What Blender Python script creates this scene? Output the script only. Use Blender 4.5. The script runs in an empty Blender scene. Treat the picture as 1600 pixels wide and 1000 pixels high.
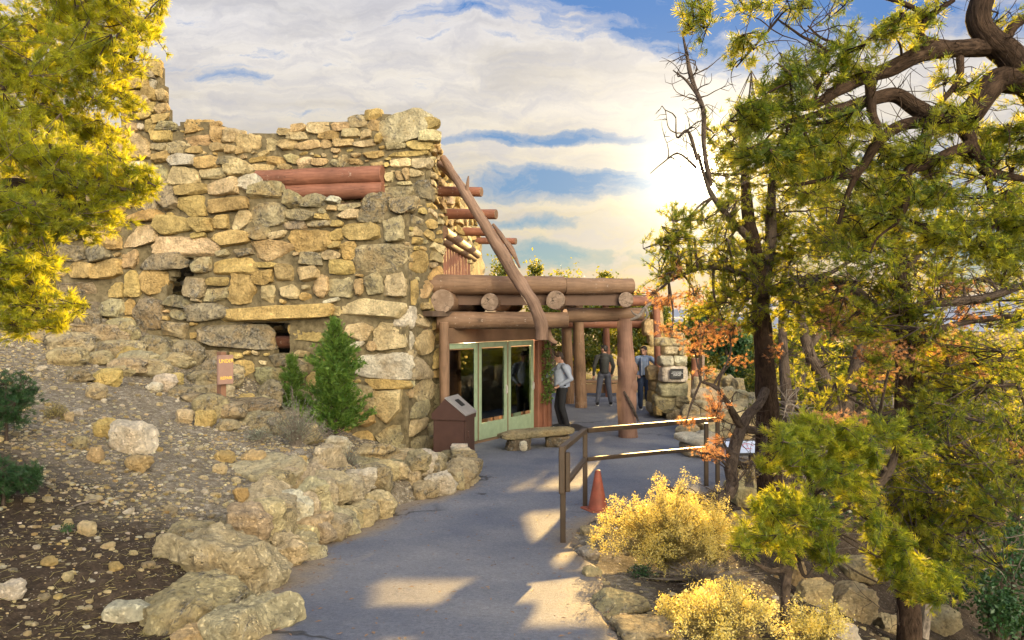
import bpy, bmesh, math, random
import numpy as np
from mathutils import Vector, Matrix
from mathutils.bvhtree import BVHTree
SC = bpy.context.scene
COL = SC.collection
R = math.radians
CAMZ = 2.5
F = 1200.0

def W(px, py, Y):
    return np.array([(px-800)/F*Y, Y, CAMZ-(py-500)/F*Y])

# ------------------------------------------------------------------ noise
def _hash(ix, iy, iz, seed):
    h = (ix*374761393 + iy*668265263 + iz*1274126177 + seed*974634777) & 0xFFFFFFFF
    h = ((h ^ (h >> 13))*1274126177) & 0xFFFFFFFF
    return ((h ^ (h >> 16)) & 0xFFFF)/65535.0

def vnoise(p, seed=0):
    p = np.asarray(p, float)
    i = np.floor(p).astype(np.int64); f = p-i
    f = f*f*(3-2*f)
    out = 0
    for dx in (0, 1):
        wx = f[:, 0] if dx else 1-f[:, 0]
        for dy in (0, 1):
            wy = f[:, 1] if dy else 1-f[:, 1]
            for dz in (0, 1):
                wz = f[:, 2] if dz else 1-f[:, 2]
                out = out + wx*wy*wz*_hash(i[:, 0]+dx, i[:, 1]+dy, i[:, 2]+dz, seed)
    return out*2-1

def fbm(p, oct=4, seed=0, gain=0.5):
    a = 1.0; s = 0; p = np.asarray(p, float)
    for o in range(oct):
        s = s + a*vnoise(p*(2**o)+o*17.3, seed+o); a *= gain
    return s

# ------------------------------------------------------------------ mesh builder
class MB:
    def __init__(self):
        self.v = []; self.f = []; self.uv = []; self.c = []; self.mi = []; self.n = 0
    def add(self, V, Fs, uv=None, col=None, mi=0):
        V = np.asarray(V, float).reshape(-1, 3)
        if not isinstance(Fs, list): Fs = [Fs]
        for Fa in Fs:
            Fa = np.asarray(Fa, int)
            if Fa.size:
                self.f.append(Fa+self.n); self.mi.append(mi)
        self.v.append(V); self.n += len(V)
        self.uv.append(np.zeros((len(V), 2)) if uv is None else np.asarray(uv, float))
        c = np.ones((len(V), 4))*0.5 if col is None else np.broadcast_to(np.asarray(col, float), (len(V), 4))
        self.c.append(c)
    def box(self, c, s, rot=None, bevel=0.0, col=None, mi=0):
        s = np.asarray(s, float)/2
        b = min(bevel, s.min()*0.9)
        if b > 0:
            pts = []
            for sx in (-1, 1):
                for sy in (-1, 1):
                    for sz in (-1, 1):
                        pts += [(sx*s[0], sy*(s[1]-b), sz*(s[2]-b)), (sx*(s[0]-b), sy*s[1], sz*(s[2]-b)), (sx*(s[0]-b), sy*(s[1]-b), sz*s[2])]
            bm = bmesh.new()
            for p in pts: bm.verts.new(p)
            bmesh.ops.convex_hull(bm, input=bm.verts)
            bm.verts.ensure_lookup_table(); bm.verts.index_update()
            V = np.array([v.co[:] for v in bm.verts])
            tris = [[v.index for v in f.verts] for f in bm.faces if len(f.verts) == 3]
            qs = [[v.index for v in f.verts] for f in bm.faces if len(f.verts) == 4]
            bm.free()
            Fs = [np.array(tris, int).reshape(-1, 3), np.array(qs, int).reshape(-1, 4)]
        else:
            V = np.array([(x, y, z) for x in (-s[0], s[0]) for y in (-s[1], s[1]) for z in (-s[2], s[2])])
            Fs = [np.array([(0, 1, 3, 2), (4, 6, 7, 5), (0, 4, 5, 1), (2, 3, 7, 6), (0, 2, 6, 4), (1, 5, 7, 3)])]
        if rot is not None: V = V@np.array(rot).T
        self.add(V+np.asarray(c, float), Fs, col=col, mi=mi)
    def tube(self, pts, rad, seg=10, smooth=0, wob=0.0, seed=0, cap=True, col=None, flat=1.0, mi=0, wf=6.0):
        pts = np.asarray(pts, float); rad = np.asarray(rad, float)
        if rad.ndim == 0: rad = np.full(len(pts), float(rad))
        if smooth: pts, rad = crom(pts, rad, smooth)
        n = len(pts)
        T = np.gradient(pts, axis=0); T /= np.linalg.norm(T, axis=1)[:, None]+1e-9
        up = np.array([0, 0, 1.0]) if abs(T[0][2]) < 0.9 else np.array([1.0, 0, 0])
        N = np.cross(up, T[0]); N /= np.linalg.norm(N)
        fr = []
        for i in range(n):
            N = N-T[i]*np.dot(N, T[i]); N /= np.linalg.norm(N)+1e-9
            fr.append((N.copy(), np.cross(T[i], N)))
        ang = np.linspace(0, 2*np.pi, seg, endpoint=False)
        ca, sa = np.cos(ang), np.sin(ang)
        fn = np.array([a for a, b in fr]); fb = np.array([b for a, b in fr])
        D = fn[:, None, :]*ca[None, :, None]+fb[:, None, :]*sa[None, :, None]*flat
        V = pts[:, None, :]+D*rad[:, None, None]
        if wob:
            q = V.reshape(-1, 3)
            w = fbm(q*wf+seed*3.1, 3, seed).reshape(n, seg)
            V = pts[:, None, :]+D*(rad[:, None]*(1+wob*w))[:, :, None]
        L = np.concatenate([[0], np.cumsum(np.linalg.norm(np.diff(pts, axis=0), axis=1))])
        uv = np.zeros((n, seg, 2)); uv[:, :, 0] = (np.abs(ang/np.pi-1)*np.pi*rad.mean())[None, :]; uv[:, :, 1] = L[:, None]
        i = np.arange(n-1)[:, None]*seg; j = np.arange(seg)[None, :]
        j2 = (j+1) % seg
        Q = np.stack([i+j, i+j2, i+seg+j2, i+seg+j], -1).reshape(-1, 4)
        V = V.reshape(-1, 3); uv = uv.reshape(-1, 2); Fs = [Q]
        if cap:
            a = len(V); V = np.vstack([V, pts[0], pts[-1]]); uv = np.vstack([uv, uv[0], uv[-1]])
            jj = np.arange(seg); k = (n-1)*seg
            Fs.append(np.stack([np.full(seg, a), (jj+1) % seg, jj], -1))
            Fs.append(np.stack([np.full(seg, a+1), k+jj, k+(jj+1) % seg], -1))
        self.add(V, Fs, uv=uv, col=col, mi=mi)
    def ell(self, c, r, sub=3, rot=None, col=None, mi=0):
        V, Fa = ico(sub); V = V*np.asarray(r, float)
        if rot is not None: V = V@np.array(rot).T
        self.add(V+np.asarray(c, float), Fa, col=col, mi=mi)
    def build(self, name, mats, parent=None, smooth=True, loc=None):
        V = np.vstack(self.v)
        me = bpy.data.meshes.new(name)
        off = np.zeros(3)
        if parent is not None: off = np.array(abs_loc(parent))
        elif loc is not None: off = np.array(loc, float)
        V = V-off
        me.vertices.add(len(V)); me.vertices.foreach_set('co', V.ravel())
        lt = np.concatenate([np.full(len(a), a.shape[1]) for a in self.f])
        lv = np.concatenate([a.ravel() for a in self.f])
        mi = np.concatenate([np.full(len(a), m) for a, m in zip(self.f, self.mi)])
        me.loops.add(len(lv)); me.loops.foreach_set('vertex_index', lv)
        me.polygons.add(len(lt))
        ls = np.concatenate([[0], np.cumsum(lt)[:-1]])
        me.polygons.foreach_set('loop_start', ls)
        me.polygons.foreach_set('material_index', mi)
        me.update(calc_edges=True)
        me.polygons.foreach_set('use_smooth', np.full(len(lt), bool(smooth)))
        uv = np.vstack(self.uv)
        if np.any(uv):
            l = me.uv_layers.new(name='UVMap'); l.data.foreach_set('uv', uv[lv].ravel())
        C = np.vstack(self.c)
        at = me.color_attributes.new('tint', 'FLOAT_COLOR', 'POINT'); at.data.foreach_set('color', C.ravel())
        if not isinstance(mats, (list, tuple)): mats = [mats]
        for m in mats: me.materials.append(m)
        me.validate()
        if smooth and len(lt) < 400000: me.set_sharp_from_angle(angle=0.5)
        o = bpy.data.objects.new(name, me); COL.objects.link(o)
        if parent is not None: o.parent = parent
        else: o.location = off
        return o

def abs_loc(o):
    l = Vector(o.location)
    while o.parent is not None:
        o = o.parent; l = l+Vector(o.location)
    return l

def crom(P, r, k):
    P = np.asarray(P, float); n = len(P)
    if n < 2: return P, r
    E = np.vstack([2*P[0]-P[1], P, 2*P[-1]-P[-2]])
    out = []; ro = []
    for i in range(n-1):
        a, b, c, d = E[i], E[i+1], E[i+2], E[i+3]
        for t in np.arange(k)/k:
            out.append(0.5*(2*b+(c-a)*t+(2*a-5*b+4*c-d)*t*t+(3*b-a-3*c+d)*t**3)); ro.append(r[i]*(1-t)+r[i+1]*t)
    out.append(P[-1]); ro.append(r[-1])
    return np.array(out), np.array(ro)

_ico = {}
def ico(sub):
    if sub not in _ico:
        bm = bmesh.new(); bmesh.ops.create_icosphere(bm, subdivisions=sub, radius=1)
        V = np.array([v.co[:] for v in bm.verts]); Fa = np.array([[v.index for v in f.verts] for f in bm.faces])
        bm.free(); _ico[sub] = (V, Fa)
    return _ico[sub]

def rockverts(rng, sub=3, sq=4.5, cuts=7, rough=0.07, size=(1, 1, 1), fl=1.0, lo=0.72, front=False):
    V, Fa = ico(sub); V = V.copy()
    n = sq
    V = V/((np.abs(V)**n).sum(1)**(1/n))[:, None]
    if front:
        d = np.array([rng.normal()*.16, -1, rng.normal()*.16]); d /= np.linalg.norm(d); lim = (V@d).max()*rng.uniform(.55, .8); V -= np.maximum(0, V@d-lim)[:, None]*d
        for sg in (-1, 1):
            d = np.array([rng.normal()*.10, 0, sg]); d /= np.linalg.norm(d); lim = (V@d).max()*rng.uniform(.78, .95); V -= np.maximum(0, V@d-lim)[:, None]*d
    for k in range(cuts):
        d = rng.normal(size=3); d[1] *= fl; d /= np.linalg.norm(d)
        sup = (V@d).max(); lim = sup*rng.uniform(lo, 0.93)
        e = np.maximum(0, V@d-lim); V -= e[:, None]*d*0.95
    sz = np.asarray(size, float)
    Q = V*sz
    s = rng.integers(0, 9999); g = sz.mean()
    nrm = Q/np.linalg.norm(Q, axis=1)[:, None]
    Q = Q+nrm*(fbm(Q/g*1.1+s, 2, s)*rough*1.3*sz.min())[:, None]
    Q = Q+nrm*(fbm(Q/g*4.0+s, 4, s+5, 0.66)*rough*0.75*sz.min())[:, None]
    # bedding ledges
    led = vnoise(np.stack([Q[:, 0]*0.6/g, Q[:, 1]*0.6/g, Q[:, 2]*5/g], 1)+s, s+9)
    Q[:, :2] *= (1+0.05*rough/0.07*led)[:, None]
    return Q, Fa

def rotz(a):
    c, s = math.cos(a), math.sin(a); return np.array([[c, -s, 0], [s, c, 0], [0, 0, 1]])
def euler(x, y, z):
    return np.array(Matrix.Rotation(z, 3, 'Z')@Matrix.Rotation(y, 3, 'Y')@Matrix.Rotation(x, 3, 'X'))

# ------------------------------------------------------------------ things
def thing(name, label, cat, loc=(0, 0, 0), group=None):
    o = bpy.data.objects.new(name, None); COL.objects.link(o); o.empty_display_size = 0.2
    o.location = [float(a) for a in loc]; tag(o, label, cat, group); return o
def tag(o, label=None, cat=None, group=None, kind=None):
    if label: o['label'] = label
    if cat: o['category'] = cat
    if group: o['group'] = group
    if kind: o['kind'] = kind
    return o
def copy_tree(o, parent=None):
    c = o.copy(); COL.objects.link(c); c.parent = parent
    for ch in list(o.children): copy_tree(ch, c)
    return c

# ------------------------------------------------------------------ materials
class NT:
    def __init__(s, name):
        s.m = bpy.data.materials.new(name); s.m.use_nodes = True
        s.t = s.m.node_tree; s.t.nodes.clear()
        s.out = s.t.nodes.new('ShaderNodeOutputMaterial')
    def n(s, typ, **kw):
        nd = s.t.nodes.new(typ)
        for k, v in kw.items():
            if hasattr(nd, k) and k not in ('inputs',): setattr(nd, k, v)
        return nd
    def l(s, a, b): s.t.links.new(a, b)
    def tc(s, which='Object', scale=(1, 1, 1), rot=(0, 0, 0)):
        c = s.n('ShaderNodeTexCoord'); m = s.n('ShaderNodeMapping')
        m.inputs['Scale'].default_value = scale; m.inputs['Rotation'].default_value = rot
        s.l(c.outputs[which], m.inputs[0]); return m.outputs[0]
    def noise(s, vec, scale, detail=5, rough=0.55, dist=0.0):
        n = s.n('ShaderNodeTexNoise'); n.inputs['Scale'].default_value = scale
        n.inputs['Detail'].default_value = detail; n.inputs['Roughness'].default_value = rough; n.inputs['Distortion'].default_value = dist
        if vec is not None: s.l(vec, n.inputs['Vector'])
        return n.outputs['Fac']
    def ramp(s, fac, stops):
        r = s.n('ShaderNodeValToRGB'); e = r.color_ramp.elements
        while len(e) < len(stops): e.new(0.5)
        for k, (p, c) in enumerate(stops):
            e[k].position = p; e[k].color = (c, c, c, 1) if not hasattr(c, '__len__') else (*c[:3], 1)
        s.l(fac, r.inputs[0]); return r.outputs[0]
    def mix(s, fac, a, b, mode='MIX'):
        m = s.n('ShaderNodeMix'); m.data_type = 'RGBA'; m.blend_type = mode
        for v, i in ((fac, 0), (a, 6), (b, 7)):
            if isinstance(v, (int, float)): m.inputs[i].default_value = v if i == 0 else (v, v, v, 1)
            elif isinstance(v, (tuple, list)): m.inputs[i].default_value = (*v[:3], 1)
            else: s.l(v, m.inputs[i])
        return m.outputs[2]
    def math(s, op, a, b=None, c=None, clamp=False):
        m = s.n('ShaderNodeMath'); m.operation = op; m.use_clamp = clamp
        for i, v in enumerate((a, b, c)):
            if v is None: continue
            if isinstance(v, (int, float)): m.inputs[i].default_value = v
            else: s.l(v, m.inputs[i])
        return m.outputs[0]
    def bump(s, h, strength=0.5, dist=0.02, prev=None):
        b = s.n('ShaderNodeBump'); b.inputs['Strength'].default_value = strength; b.inputs['Distance'].default_value = dist
        s.l(h, b.inputs['Height'])
        if prev is not None: s.l(prev, b.inputs['Normal'])
        return b.outputs[0]
    def pbr(s, col, rough=0.8, nrm=None, metal=0.0, spec=0.3):
        p = s.n('ShaderNodeBsdfPrincipled')
        if isinstance(col, (tuple, list)): p.inputs['Base Color'].default_value = (*col[:3], 1)
        else: s.l(col, p.inputs['Base Color'])
        if isinstance(rough, (int, float)): p.inputs['Roughness'].default_value = rough
        else: s.l(rough, p.inputs['Roughness'])
        p.inputs['Metallic'].default_value = metal
        p.inputs['Specular IOR Level'].default_value = spec
        if nrm is not None: s.l(nrm, p.inputs['Normal'])
        s.l(p.outputs[0], s.out.inputs[0]); return p

def m_stone():
    t = NT('stone'); v = t.tc('Object')
    a = t.n('ShaderNodeAttribute', attribute_name='tint')
    n1 = t.noise(v, 3.5, 6, 0.62, 0.4); n2 = t.noise(v, 22, 6, 0.7); n3 = t.noise(v, 1.6, 5, 0.6)
    base = t.mix(1.0, a.outputs['Color'], t.ramp(n1, [(0.28, 0.55), (0.5, 1.0), (0.72, 1.4)]), 'MULTIPLY')
    ochre = t.mix(t.ramp(n3, [(0.5, 0.0), (0.68, 0.5)]), base, (0.40, 0.24, 0.08))
    spk = t.mix(1.0, ochre, t.ramp(n2, [(0.3, 0.55), (0.5, 1.0), (0.72, 1.22)]), 'MULTIPLY')
    # grey weathering / lichen with a shape of its own, amount from alpha
    w = t.noise(v, 5.5, 9, 0.78, 0.8)
    thr = t.math('SUBTRACT', 0.74, t.math('MULTIPLY', a.outputs['Alpha'], 0.42))
    k = t.math('MULTIPLY', t.math('SUBTRACT', w, thr), 9.0, clamp=True)
    lich = t.ramp(n2, [(0.3, (0.035, 0.03, 0.022)), (0.5, (0.14, 0.125, 0.095)), (0.7, (0.44, 0.41, 0.34))])
    col = t.mix(k, spk, lich)
    vo = t.n('ShaderNodeTexVoronoi'); vo.feature = 'DISTANCE_TO_EDGE'; vo.inputs['Scale'].default_value = 3.0
    wv = t.mix(0.12, v, t.n('ShaderNodeTexNoise').outputs['Color']); t.l(wv, vo.inputs['Vector'])
    crack = t.ramp(vo.outputs['Distance'], [(0.0, 0.0), (0.012, 1.0)])
    h = t.math('ADD', t.math('MULTIPLY', n2, 0.5), t.math('MULTIPLY', t.noise(v, 7, 8, 0.7), 1.0))
    pv = t.n('ShaderNodeTexVoronoi'); pv.inputs['Scale'].default_value = 26; t.l(v, pv.inputs['Vector'])
    pit = t.math('MULTIPLY', t.ramp(pv.outputs['Distance'], [(0.1, 0.0), (0.42, 1.0)]), t.ramp(w, [(0.4, 0.0), (0.6, 0.5)]))
    h = t.math('ADD', h, t.math('ADD', t.math('MULTIPLY', crack, 0.08), pit))
    b = t.bump(h, 1.0, 0.07)
    t.pbr(col, 0.92, b, spec=0.15); return t.m

def m_wood(name, c1, c2, rough=0.7, grain=14, chips=None):
    t = NT(name); v = t.tc('UV', (grain, 0.7, 1)); vo = t.tc('Object')
    n = t.noise(v, 3.0, 7, 0.65, 0.5); n2 = t.noise(vo, 2.0, 4, 0.6)
    col = t.mix(t.ramp(n, [(0.3, 0.0), (0.7, 1.0)]), c1, c2)
    col = t.mix(1.0, col, t.ramp(n2, [(0.3, 0.72), (0.7, 1.2)]), 'MULTIPLY')
    v2 = t.tc('UV', (grain*1.2, 0.35, 1)); n3 = t.noise(v2, 3.0, 3, 0.5, 0.3)
    ck = t.ramp(n3, [(0.48, 1.0), (0.5, 0.12), (0.52, 1.0)])
    n4 = t.noise(vo, 1.3, 3)
    ck = t.mix(t.ramp(n4, [(0.5, 0.0), (0.6, 1.0)]), 1.0, ck)
    col = t.mix(1.0, col, ck, 'MULTIPLY')
    if chips:
        n5 = t.noise(t.tc('UV', (8, 3, 1)), 3.0, 6, 0.7)
        n6 = t.noise(vo, 1.1, 2)
        k = t.math('MULTIPLY', t.ramp(n5, [(0.6, 0.0), (0.64, 1.0)]), t.ramp(n6, [(0.5, 0.0), (0.6, 1.0)]))
        col = t.mix(k, col, chips)
    h = t.math('ADD', n, t.math('MULTIPLY', ck, 0.5))
    t.pbr(col, rough, t.bump(h, 0.5, 0.012), spec=0.3); return t.m

def m_bark(name, c1, c2):
    t = NT(name); v = t.tc('UV', (16, 4.0, 1)); vo = t.tc('Object')
    n = t.noise(v, 2.2, 8, 0.7, 1.2)
    nn = t.noise(vo, 6, 5)
    col = t.mix(t.ramp(n, [(0.35, 0.0), (0.62, 1.0)]), c1, c2)
    col = t.mix(1.0, col, t.ramp(nn, [(0.3, 0.6), (0.7, 1.3)]), 'MULTIPLY')
    t.pbr(col, 0.95, t.bump(n, 1.0, 0.03), spec=0.1); return t.m

def m_leaf(name, c1, c2, tr1, tr2, mixf=0.5, scale=1.2):
    t = NT(name); vo = t.tc('Object')
    a = t.n('ShaderNodeAttribute', attribute_name='tint')
    f = t.math('ADD', t.math('MULTIPLY', t.noise(vo, scale, 3), 0.6), t.math('MULTIPLY', a.outputs['Fac'], 0.5))
    k = t.ramp(f, [(0.35, 0.0), (0.75, 1.0)])
    d = t.n('ShaderNodeBsdfPrincipled'); t.l(t.mix(k, c1, c2), d.inputs['Base Color']); d.inputs['Roughness'].default_value = 0.45
    d.inputs['Specular IOR Level'].default_value = 0.4
    tr = t.n('ShaderNodeBsdfTranslucent'); t.l(t.mix(k, tr1, tr2), tr.inputs[0])
    m = t.n('ShaderNodeMixShader'); m.inputs[0].default_value = mixf
    t.l(d.outputs[0], m.inputs[1]); t.l(tr.outputs[0], m.inputs[2]); t.l(m.outputs[0], t.out.inputs[0])
    return t.m

def m_flat(name, c, rough=0.6, metal=0.0, var=0.12, scale=8, spec=0.4, bump=0.1):
    t = NT(name); vo = t.tc('Object'); n = t.noise(vo, scale, 6, 0.6); n2 = t.noise(vo, scale*8, 3)
    col = t.mix(1.0, c, t.ramp(n, [(0.25, 1-var), (0.75, 1+var)]), 'MULTIPLY')
    t.pbr(col, rough, t.bump(t.math('ADD', n, t.math('MULTIPLY', n2, 0.3)), bump, 0.01), metal, spec); return t.m

def m_emit(name, c, s):
    t = NT(name); e = t.n('ShaderNodeEmission'); e.inputs[0].default_value = (*c, 1); e.inputs[1].default_value = s
    t.l(e.outputs[0], t.out.inputs[0]); return t.m

M = {}
M['stone'] = m_stone()
t = NT('mortar'); v = t.tc('Object'); n = t.noise(v, 9, 7, 0.7)
t.pbr(t.ramp(n, [(0.3, (0.06, 0.048, 0.026)), (0.55, (0.155, 0.125, 0.07)), (0.75, (0.25, 0.21, 0.13))]), 0.95, t.bump(n, 0.9, 0.03), spec=0.1); M['mortar'] = t.m
M['redlog'] = m_wood('red painted log', (0.15, 0.06, 0.034), (0.25, 0.11, 0.066), 0.6, 8, chips=(0.42, 0.33, 0.26))
M['postlog'] = m_wood('rose brown post', (0.15, 0.078, 0.05), (0.25, 0.14, 0.092), 0.65, 8, chips=(0.42, 0.33, 0.26))
M['brownlog'] = m_wood('faded brown log', (0.115, 0.068, 0.038), (0.235, 0.14, 0.082), 0.7, 8, chips=(0.4, 0.33, 0.27))
M['greypole'] = m_wood('weathered pole', (0.12, 0.07, 0.045), (0.27, 0.17, 0.11), 0.75, 10)
t = NT('log end'); v = t.tc('Object'); n = t.noise(v, 6, 6, 0.7); vo = t.n('ShaderNodeTexVoronoi'); vo.feature = 'DISTANCE_TO_EDGE'; vo.inputs['Scale'].default_value = 7; t.l(t.mix(.2, v, t.n('ShaderNodeTexNoise').outputs['Color']), vo.inputs['Vector'])
ck = t.ramp(vo.outputs['Distance'], [(0.0, 0.12), (0.05, 1.0)]); ck = t.mix(t.ramp(n, [(0.45, 0.0), (0.55, 1.0)]), 1.0, ck)
t.pbr(t.mix(1.0, t.ramp(n, [(0.3, (0.13, 0.085, 0.055)), (0.7, (0.34, 0.25, 0.18))]), ck, 'MULTIPLY'), .85, t.bump(ck, .6, .02)); M['logend'] = t.m
M['bench'] = m_wood('dark bench plank', (0.16, 0.09, 0.05), (0.25, 0.16, 0.09), 0.7, 8)
M['bark'] = m_bark('pinyon bark', (0.02, 0.013, 0.009), (0.085, 0.055, 0.036))
M['bark2'] = m_bark('grey branch bark', (0.04, 0.03, 0.024), (0.14, 0.105, 0.08))
M['deadwood'] = m_bark('dead twig', (0.13, 0.11, 0.09), (0.30, 0.25, 0.20))
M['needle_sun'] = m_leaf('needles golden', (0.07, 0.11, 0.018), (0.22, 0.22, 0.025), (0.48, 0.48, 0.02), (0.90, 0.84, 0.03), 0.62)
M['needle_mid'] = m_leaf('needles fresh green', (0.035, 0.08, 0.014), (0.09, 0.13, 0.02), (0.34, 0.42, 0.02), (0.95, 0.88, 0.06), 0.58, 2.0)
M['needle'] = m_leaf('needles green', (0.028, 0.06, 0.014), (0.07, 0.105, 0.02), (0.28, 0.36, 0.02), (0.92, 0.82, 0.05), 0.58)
M['needle_dead'] = m_leaf('needles rust', (0.40, 0.20, 0.09), (0.52, 0.30, 0.15), (0.85, 0.38, 0.12), (0.95, 0.58, 0.24), 0.55)
M['leaf_bg'] = m_leaf('background foliage', (0.025, 0.05, 0.013), (0.07, 0.09, 0.02), (0.18, 0.24, 0.02), (0.70, 0.60, 0.04), 0.5, 0.6)
M['leaf_dark'] = m_leaf('dark shrub foliage', (0.02, 0.06, 0.02), (0.04, 0.10, 0.03), (0.05, 0.12, 0.02), (0.12, 0.18, 0.03), 0.35)
M['juniper'] = m_leaf('young juniper foliage', (0.06, 0.13, 0.022), (0.13, 0.21, 0.035), (0.18, 0.32, 0.03), (0.32, 0.42, 0.05), 0.4, 3)
M['sage'] = m_leaf('sage foliage', (0.14, 0.16, 0.11), (0.24, 0.25, 0.18), (0.16, 0.18, 0.1), (0.25, 0.25, 0.15), 0.3, 3)
M['rabbit'] = m_leaf('rabbitbrush flowers', (0.62, 0.50, 0.12), (0.82, 0.70, 0.28), (0.95, 0.72, 0.10), (0.98, 0.86, 0.32), 0.55, 3)
M['straw'] = m_leaf('straw stems', (0.20, 0.17, 0.06), (0.34, 0.28, 0.12), (0.4, 0.32, 0.08), (0.5, 0.4, 0.12), 0.4, 3)
M['green'] = m_flat('sage green paint', (0.21, 0.27, 0.17), 0.5, var=0.18)
M['brownmetal'] = m_flat('brown painted metal', (0.06, 0.03, 0.022), 0.45, var=0.15)
M['rail'] = m_flat('brown rail paint', (0.06, 0.04, 0.024), 0.5, 0.1, var=0.2)
M['greymetal'] = m_flat('galvanised plate', (0.42, 0.40, 0.38), 0.4, 0.6)
M['black'] = m_flat('black', (0.012, 0.012, 0.012), 0.5)
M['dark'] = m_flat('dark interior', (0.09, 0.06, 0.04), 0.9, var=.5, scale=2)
M['roofun'] = m_flat('roof boards', (0.10, 0.06, 0.04), 0.85)
M['white'] = m_flat('white', (0.72, 0.72, 0.70), 0.6, var=0.05)
M['paper'] = m_flat('panel face', (0.50, 0.56, 0.68), 0.3, var=0.12, scale=14)
M['orange'] = m_flat('cone plastic', (0.24, 0.06, 0.03), 0.6, var=0.4)
M['signwood'] = m_wood('sign wood', (0.17, 0.085, 0.05), (0.26, 0.14, 0.085), 0.7, 8)
M['signface'] = m_flat('sign face', (0.27, 0.165, 0.125), 0.6)
M['yellowpaint'] = m_flat('yellow lettering', (0.80, 0.52, 0.08), 0.6)
M['redpaint'] = m_flat('red line', (0.5, 0.05, 0.08), 0.5)
M['lampshade'] = m_emit('lit lamp shade', (1.0, 0.62, 0.25), 5.0)
M['blue'] = m_flat('blue book cover', (0.2, 0.42, 0.62), 0.5)
M['chile'] = m_flat('dried flowers', (0.45, 0.30, 0.05), 0.7, var=0.4, scale=40)
M['skin'] = m_flat('skin', (0.42, 0.235, 0.16), 0.5, var=0.05)
M['hair'] = m_flat('dark hair', (0.018, 0.013, 0.010), 0.5, var=0.3, scale=60, bump=0.6)
M['hair2'] = m_flat('brown hair', (0.04, 0.025, 0.015), 0.5, var=0.3, scale=60, bump=0.6)
M['greycloth'] = m_flat('grey fleece', (0.30, 0.34, 0.42), 0.9, var=0.12, scale=14, bump=0.4)
M['darkcloth'] = m_flat('charcoal cloth', (0.035, 0.036, 0.034), 0.9, var=0.25, scale=12, bump=0.4)
M['jean'] = m_flat('navy denim', (0.035, 0.055, 0.10), 0.85, var=0.25, scale=12, bump=0.4)
M['jean2'] = m_flat('slate denim', (0.07, 0.075, 0.10), 0.85, var=0.25, scale=12, bump=0.4)
M['blackcloth'] = m_flat('black cloth', (0.014, 0.014, 0.016), 0.9, var=0.2, bump=0.3)
M['bluehood'] = m_flat('steel blue hoodie', (0.16, 0.21, 0.30), 0.9, var=0.12, bump=0.3)
t = NT('glass'); g = t.n('ShaderNodeBsdfGlossy'); g.inputs['Roughness'].default_value = 0.02; g.inputs[0].default_value = (0.9, 0.95, 0.92, 1)
tr = t.n('ShaderNodeBsdfTransparent'); tr.inputs[0].default_value = (0.85, 0.9, 0.87, 1)
fr = t.n('ShaderNodeFresnel'); fr.inputs[0].default_value = 1.75
mx = t.n('ShaderNodeMixShader'); t.l(fr.outputs[0], mx.inputs[0]); t.l(tr.outputs[0], mx.inputs[1]); t.l(g.outputs[0], mx.inputs[2]); t.l(mx.outputs[0], t.out.inputs[0]); M['glass'] = t.m

# tints: colour + weathering amount
TI = {'y': (0.58, 0.42, 0.165, 0.25), 'p': (0.66, 0.53, 0.29, 0.22), 'o': (0.58, 0.42, 0.21, 0.25), 'w': (0.70, 0.62, 0.46, 0.2),
      'g': (0.47, 0.39, 0.22, 0.55), 'd': (0.36, 0.30, 0.18, 0.62), 'b': (0.54, 0.45, 0.28, 0.45)}
def tint(k, rng):
    c = np.array(TI[k]); c[:3] *= rng.uniform(0.85, 1.12); c[:3] *= 1+rng.normal(size=3)*0.025; return c
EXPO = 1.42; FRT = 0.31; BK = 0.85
# ================================================================== terrain
EDGE = np.array([(-8, -0.9), (3, -1.2), (4.8, -1.5), (6, -1.85), (7.7, -1.97), (8.7, -1.78), (10.1, -1.4), (11, -.95), (11.5, -.65), (12.2, -.8), (13, -1.3), (14, -1.9), (60, -1.9)])
REDGE = np.array([(-8, 0.8), (3, .6), (4.75, .66), (6.8, .78), (8.15, .62), (9.5, 1.05), (10.2, 1.6), (11.2, 3.1), (13, 4.1), (16, 4.9), (26, 5.2), (60, 5.2)])
def pathz(y):
    y = np.asarray(y, float); s = np.log1p(np.exp((8.9-y)/0.8))*0.8
    return 0.125*s
HP = [(90, 470, 15), (210, 518, 14.6), (300, 548, 14.4), (360, 580, 14.2), (430, 632, 13.9), (500, 668, 13.8), (590, 702, 13.6), (690, 722, 13.2), (0, 480, 15.5),
      (60, 560, 12.5), (150, 600, 11.5), (250, 600, 12.4), (345, 632, 12), (430, 700, 10.5), (410, 742, 9.3), (330, 800, 7.6), (490, 705, 10.3), (560, 735, 10.8),
      (290, 840, 6.4), (225, 885, 5.6), (200, 1000, 4.7), (0, 1000, 4.4), (0, 800, 6.2), (0, 650, 9), (130, 720, 8), (230, 700, 9), (620, 745, 11.3), (470, 745, 9.2)]
HW = [tuple(W(*h)) for h in HP]+[(-3, 0, 1.1), (-1.6, 0, 0.95), (-1.5, -5, 1.4), (-8, 3, 2.0), (-12, 10, 3.0), (-16, 20, 3.4), (-8, 20, 3.0), (-3, 24, 1.5), (-30, 0, 3.5), (-30, 30, 4), (-10, -8, 2.5), (-5, 17, 2.0), (-2.2, 17, 0.4), (-60, 20, 5)]
HW = np.array(HW)
def _phi(r): return r
_D = np.linalg.norm(HW[:, None, :2]-HW[None, :, :2], axis=2)
_A = np.zeros((len(HW)+3, len(HW)+3)); _A[:len(HW), :len(HW)] = _phi(_D)+np.eye(len(HW))*0.08
_A[:len(HW), len(HW):] = np.c_[np.ones(len(HW)), HW[:, :2]]; _A[len(HW):, :len(HW)] = _A[:len(HW), len(HW):].T
_wt = np.linalg.solve(_A, np.r_[HW[:, 2], 0, 0, 0])
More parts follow.
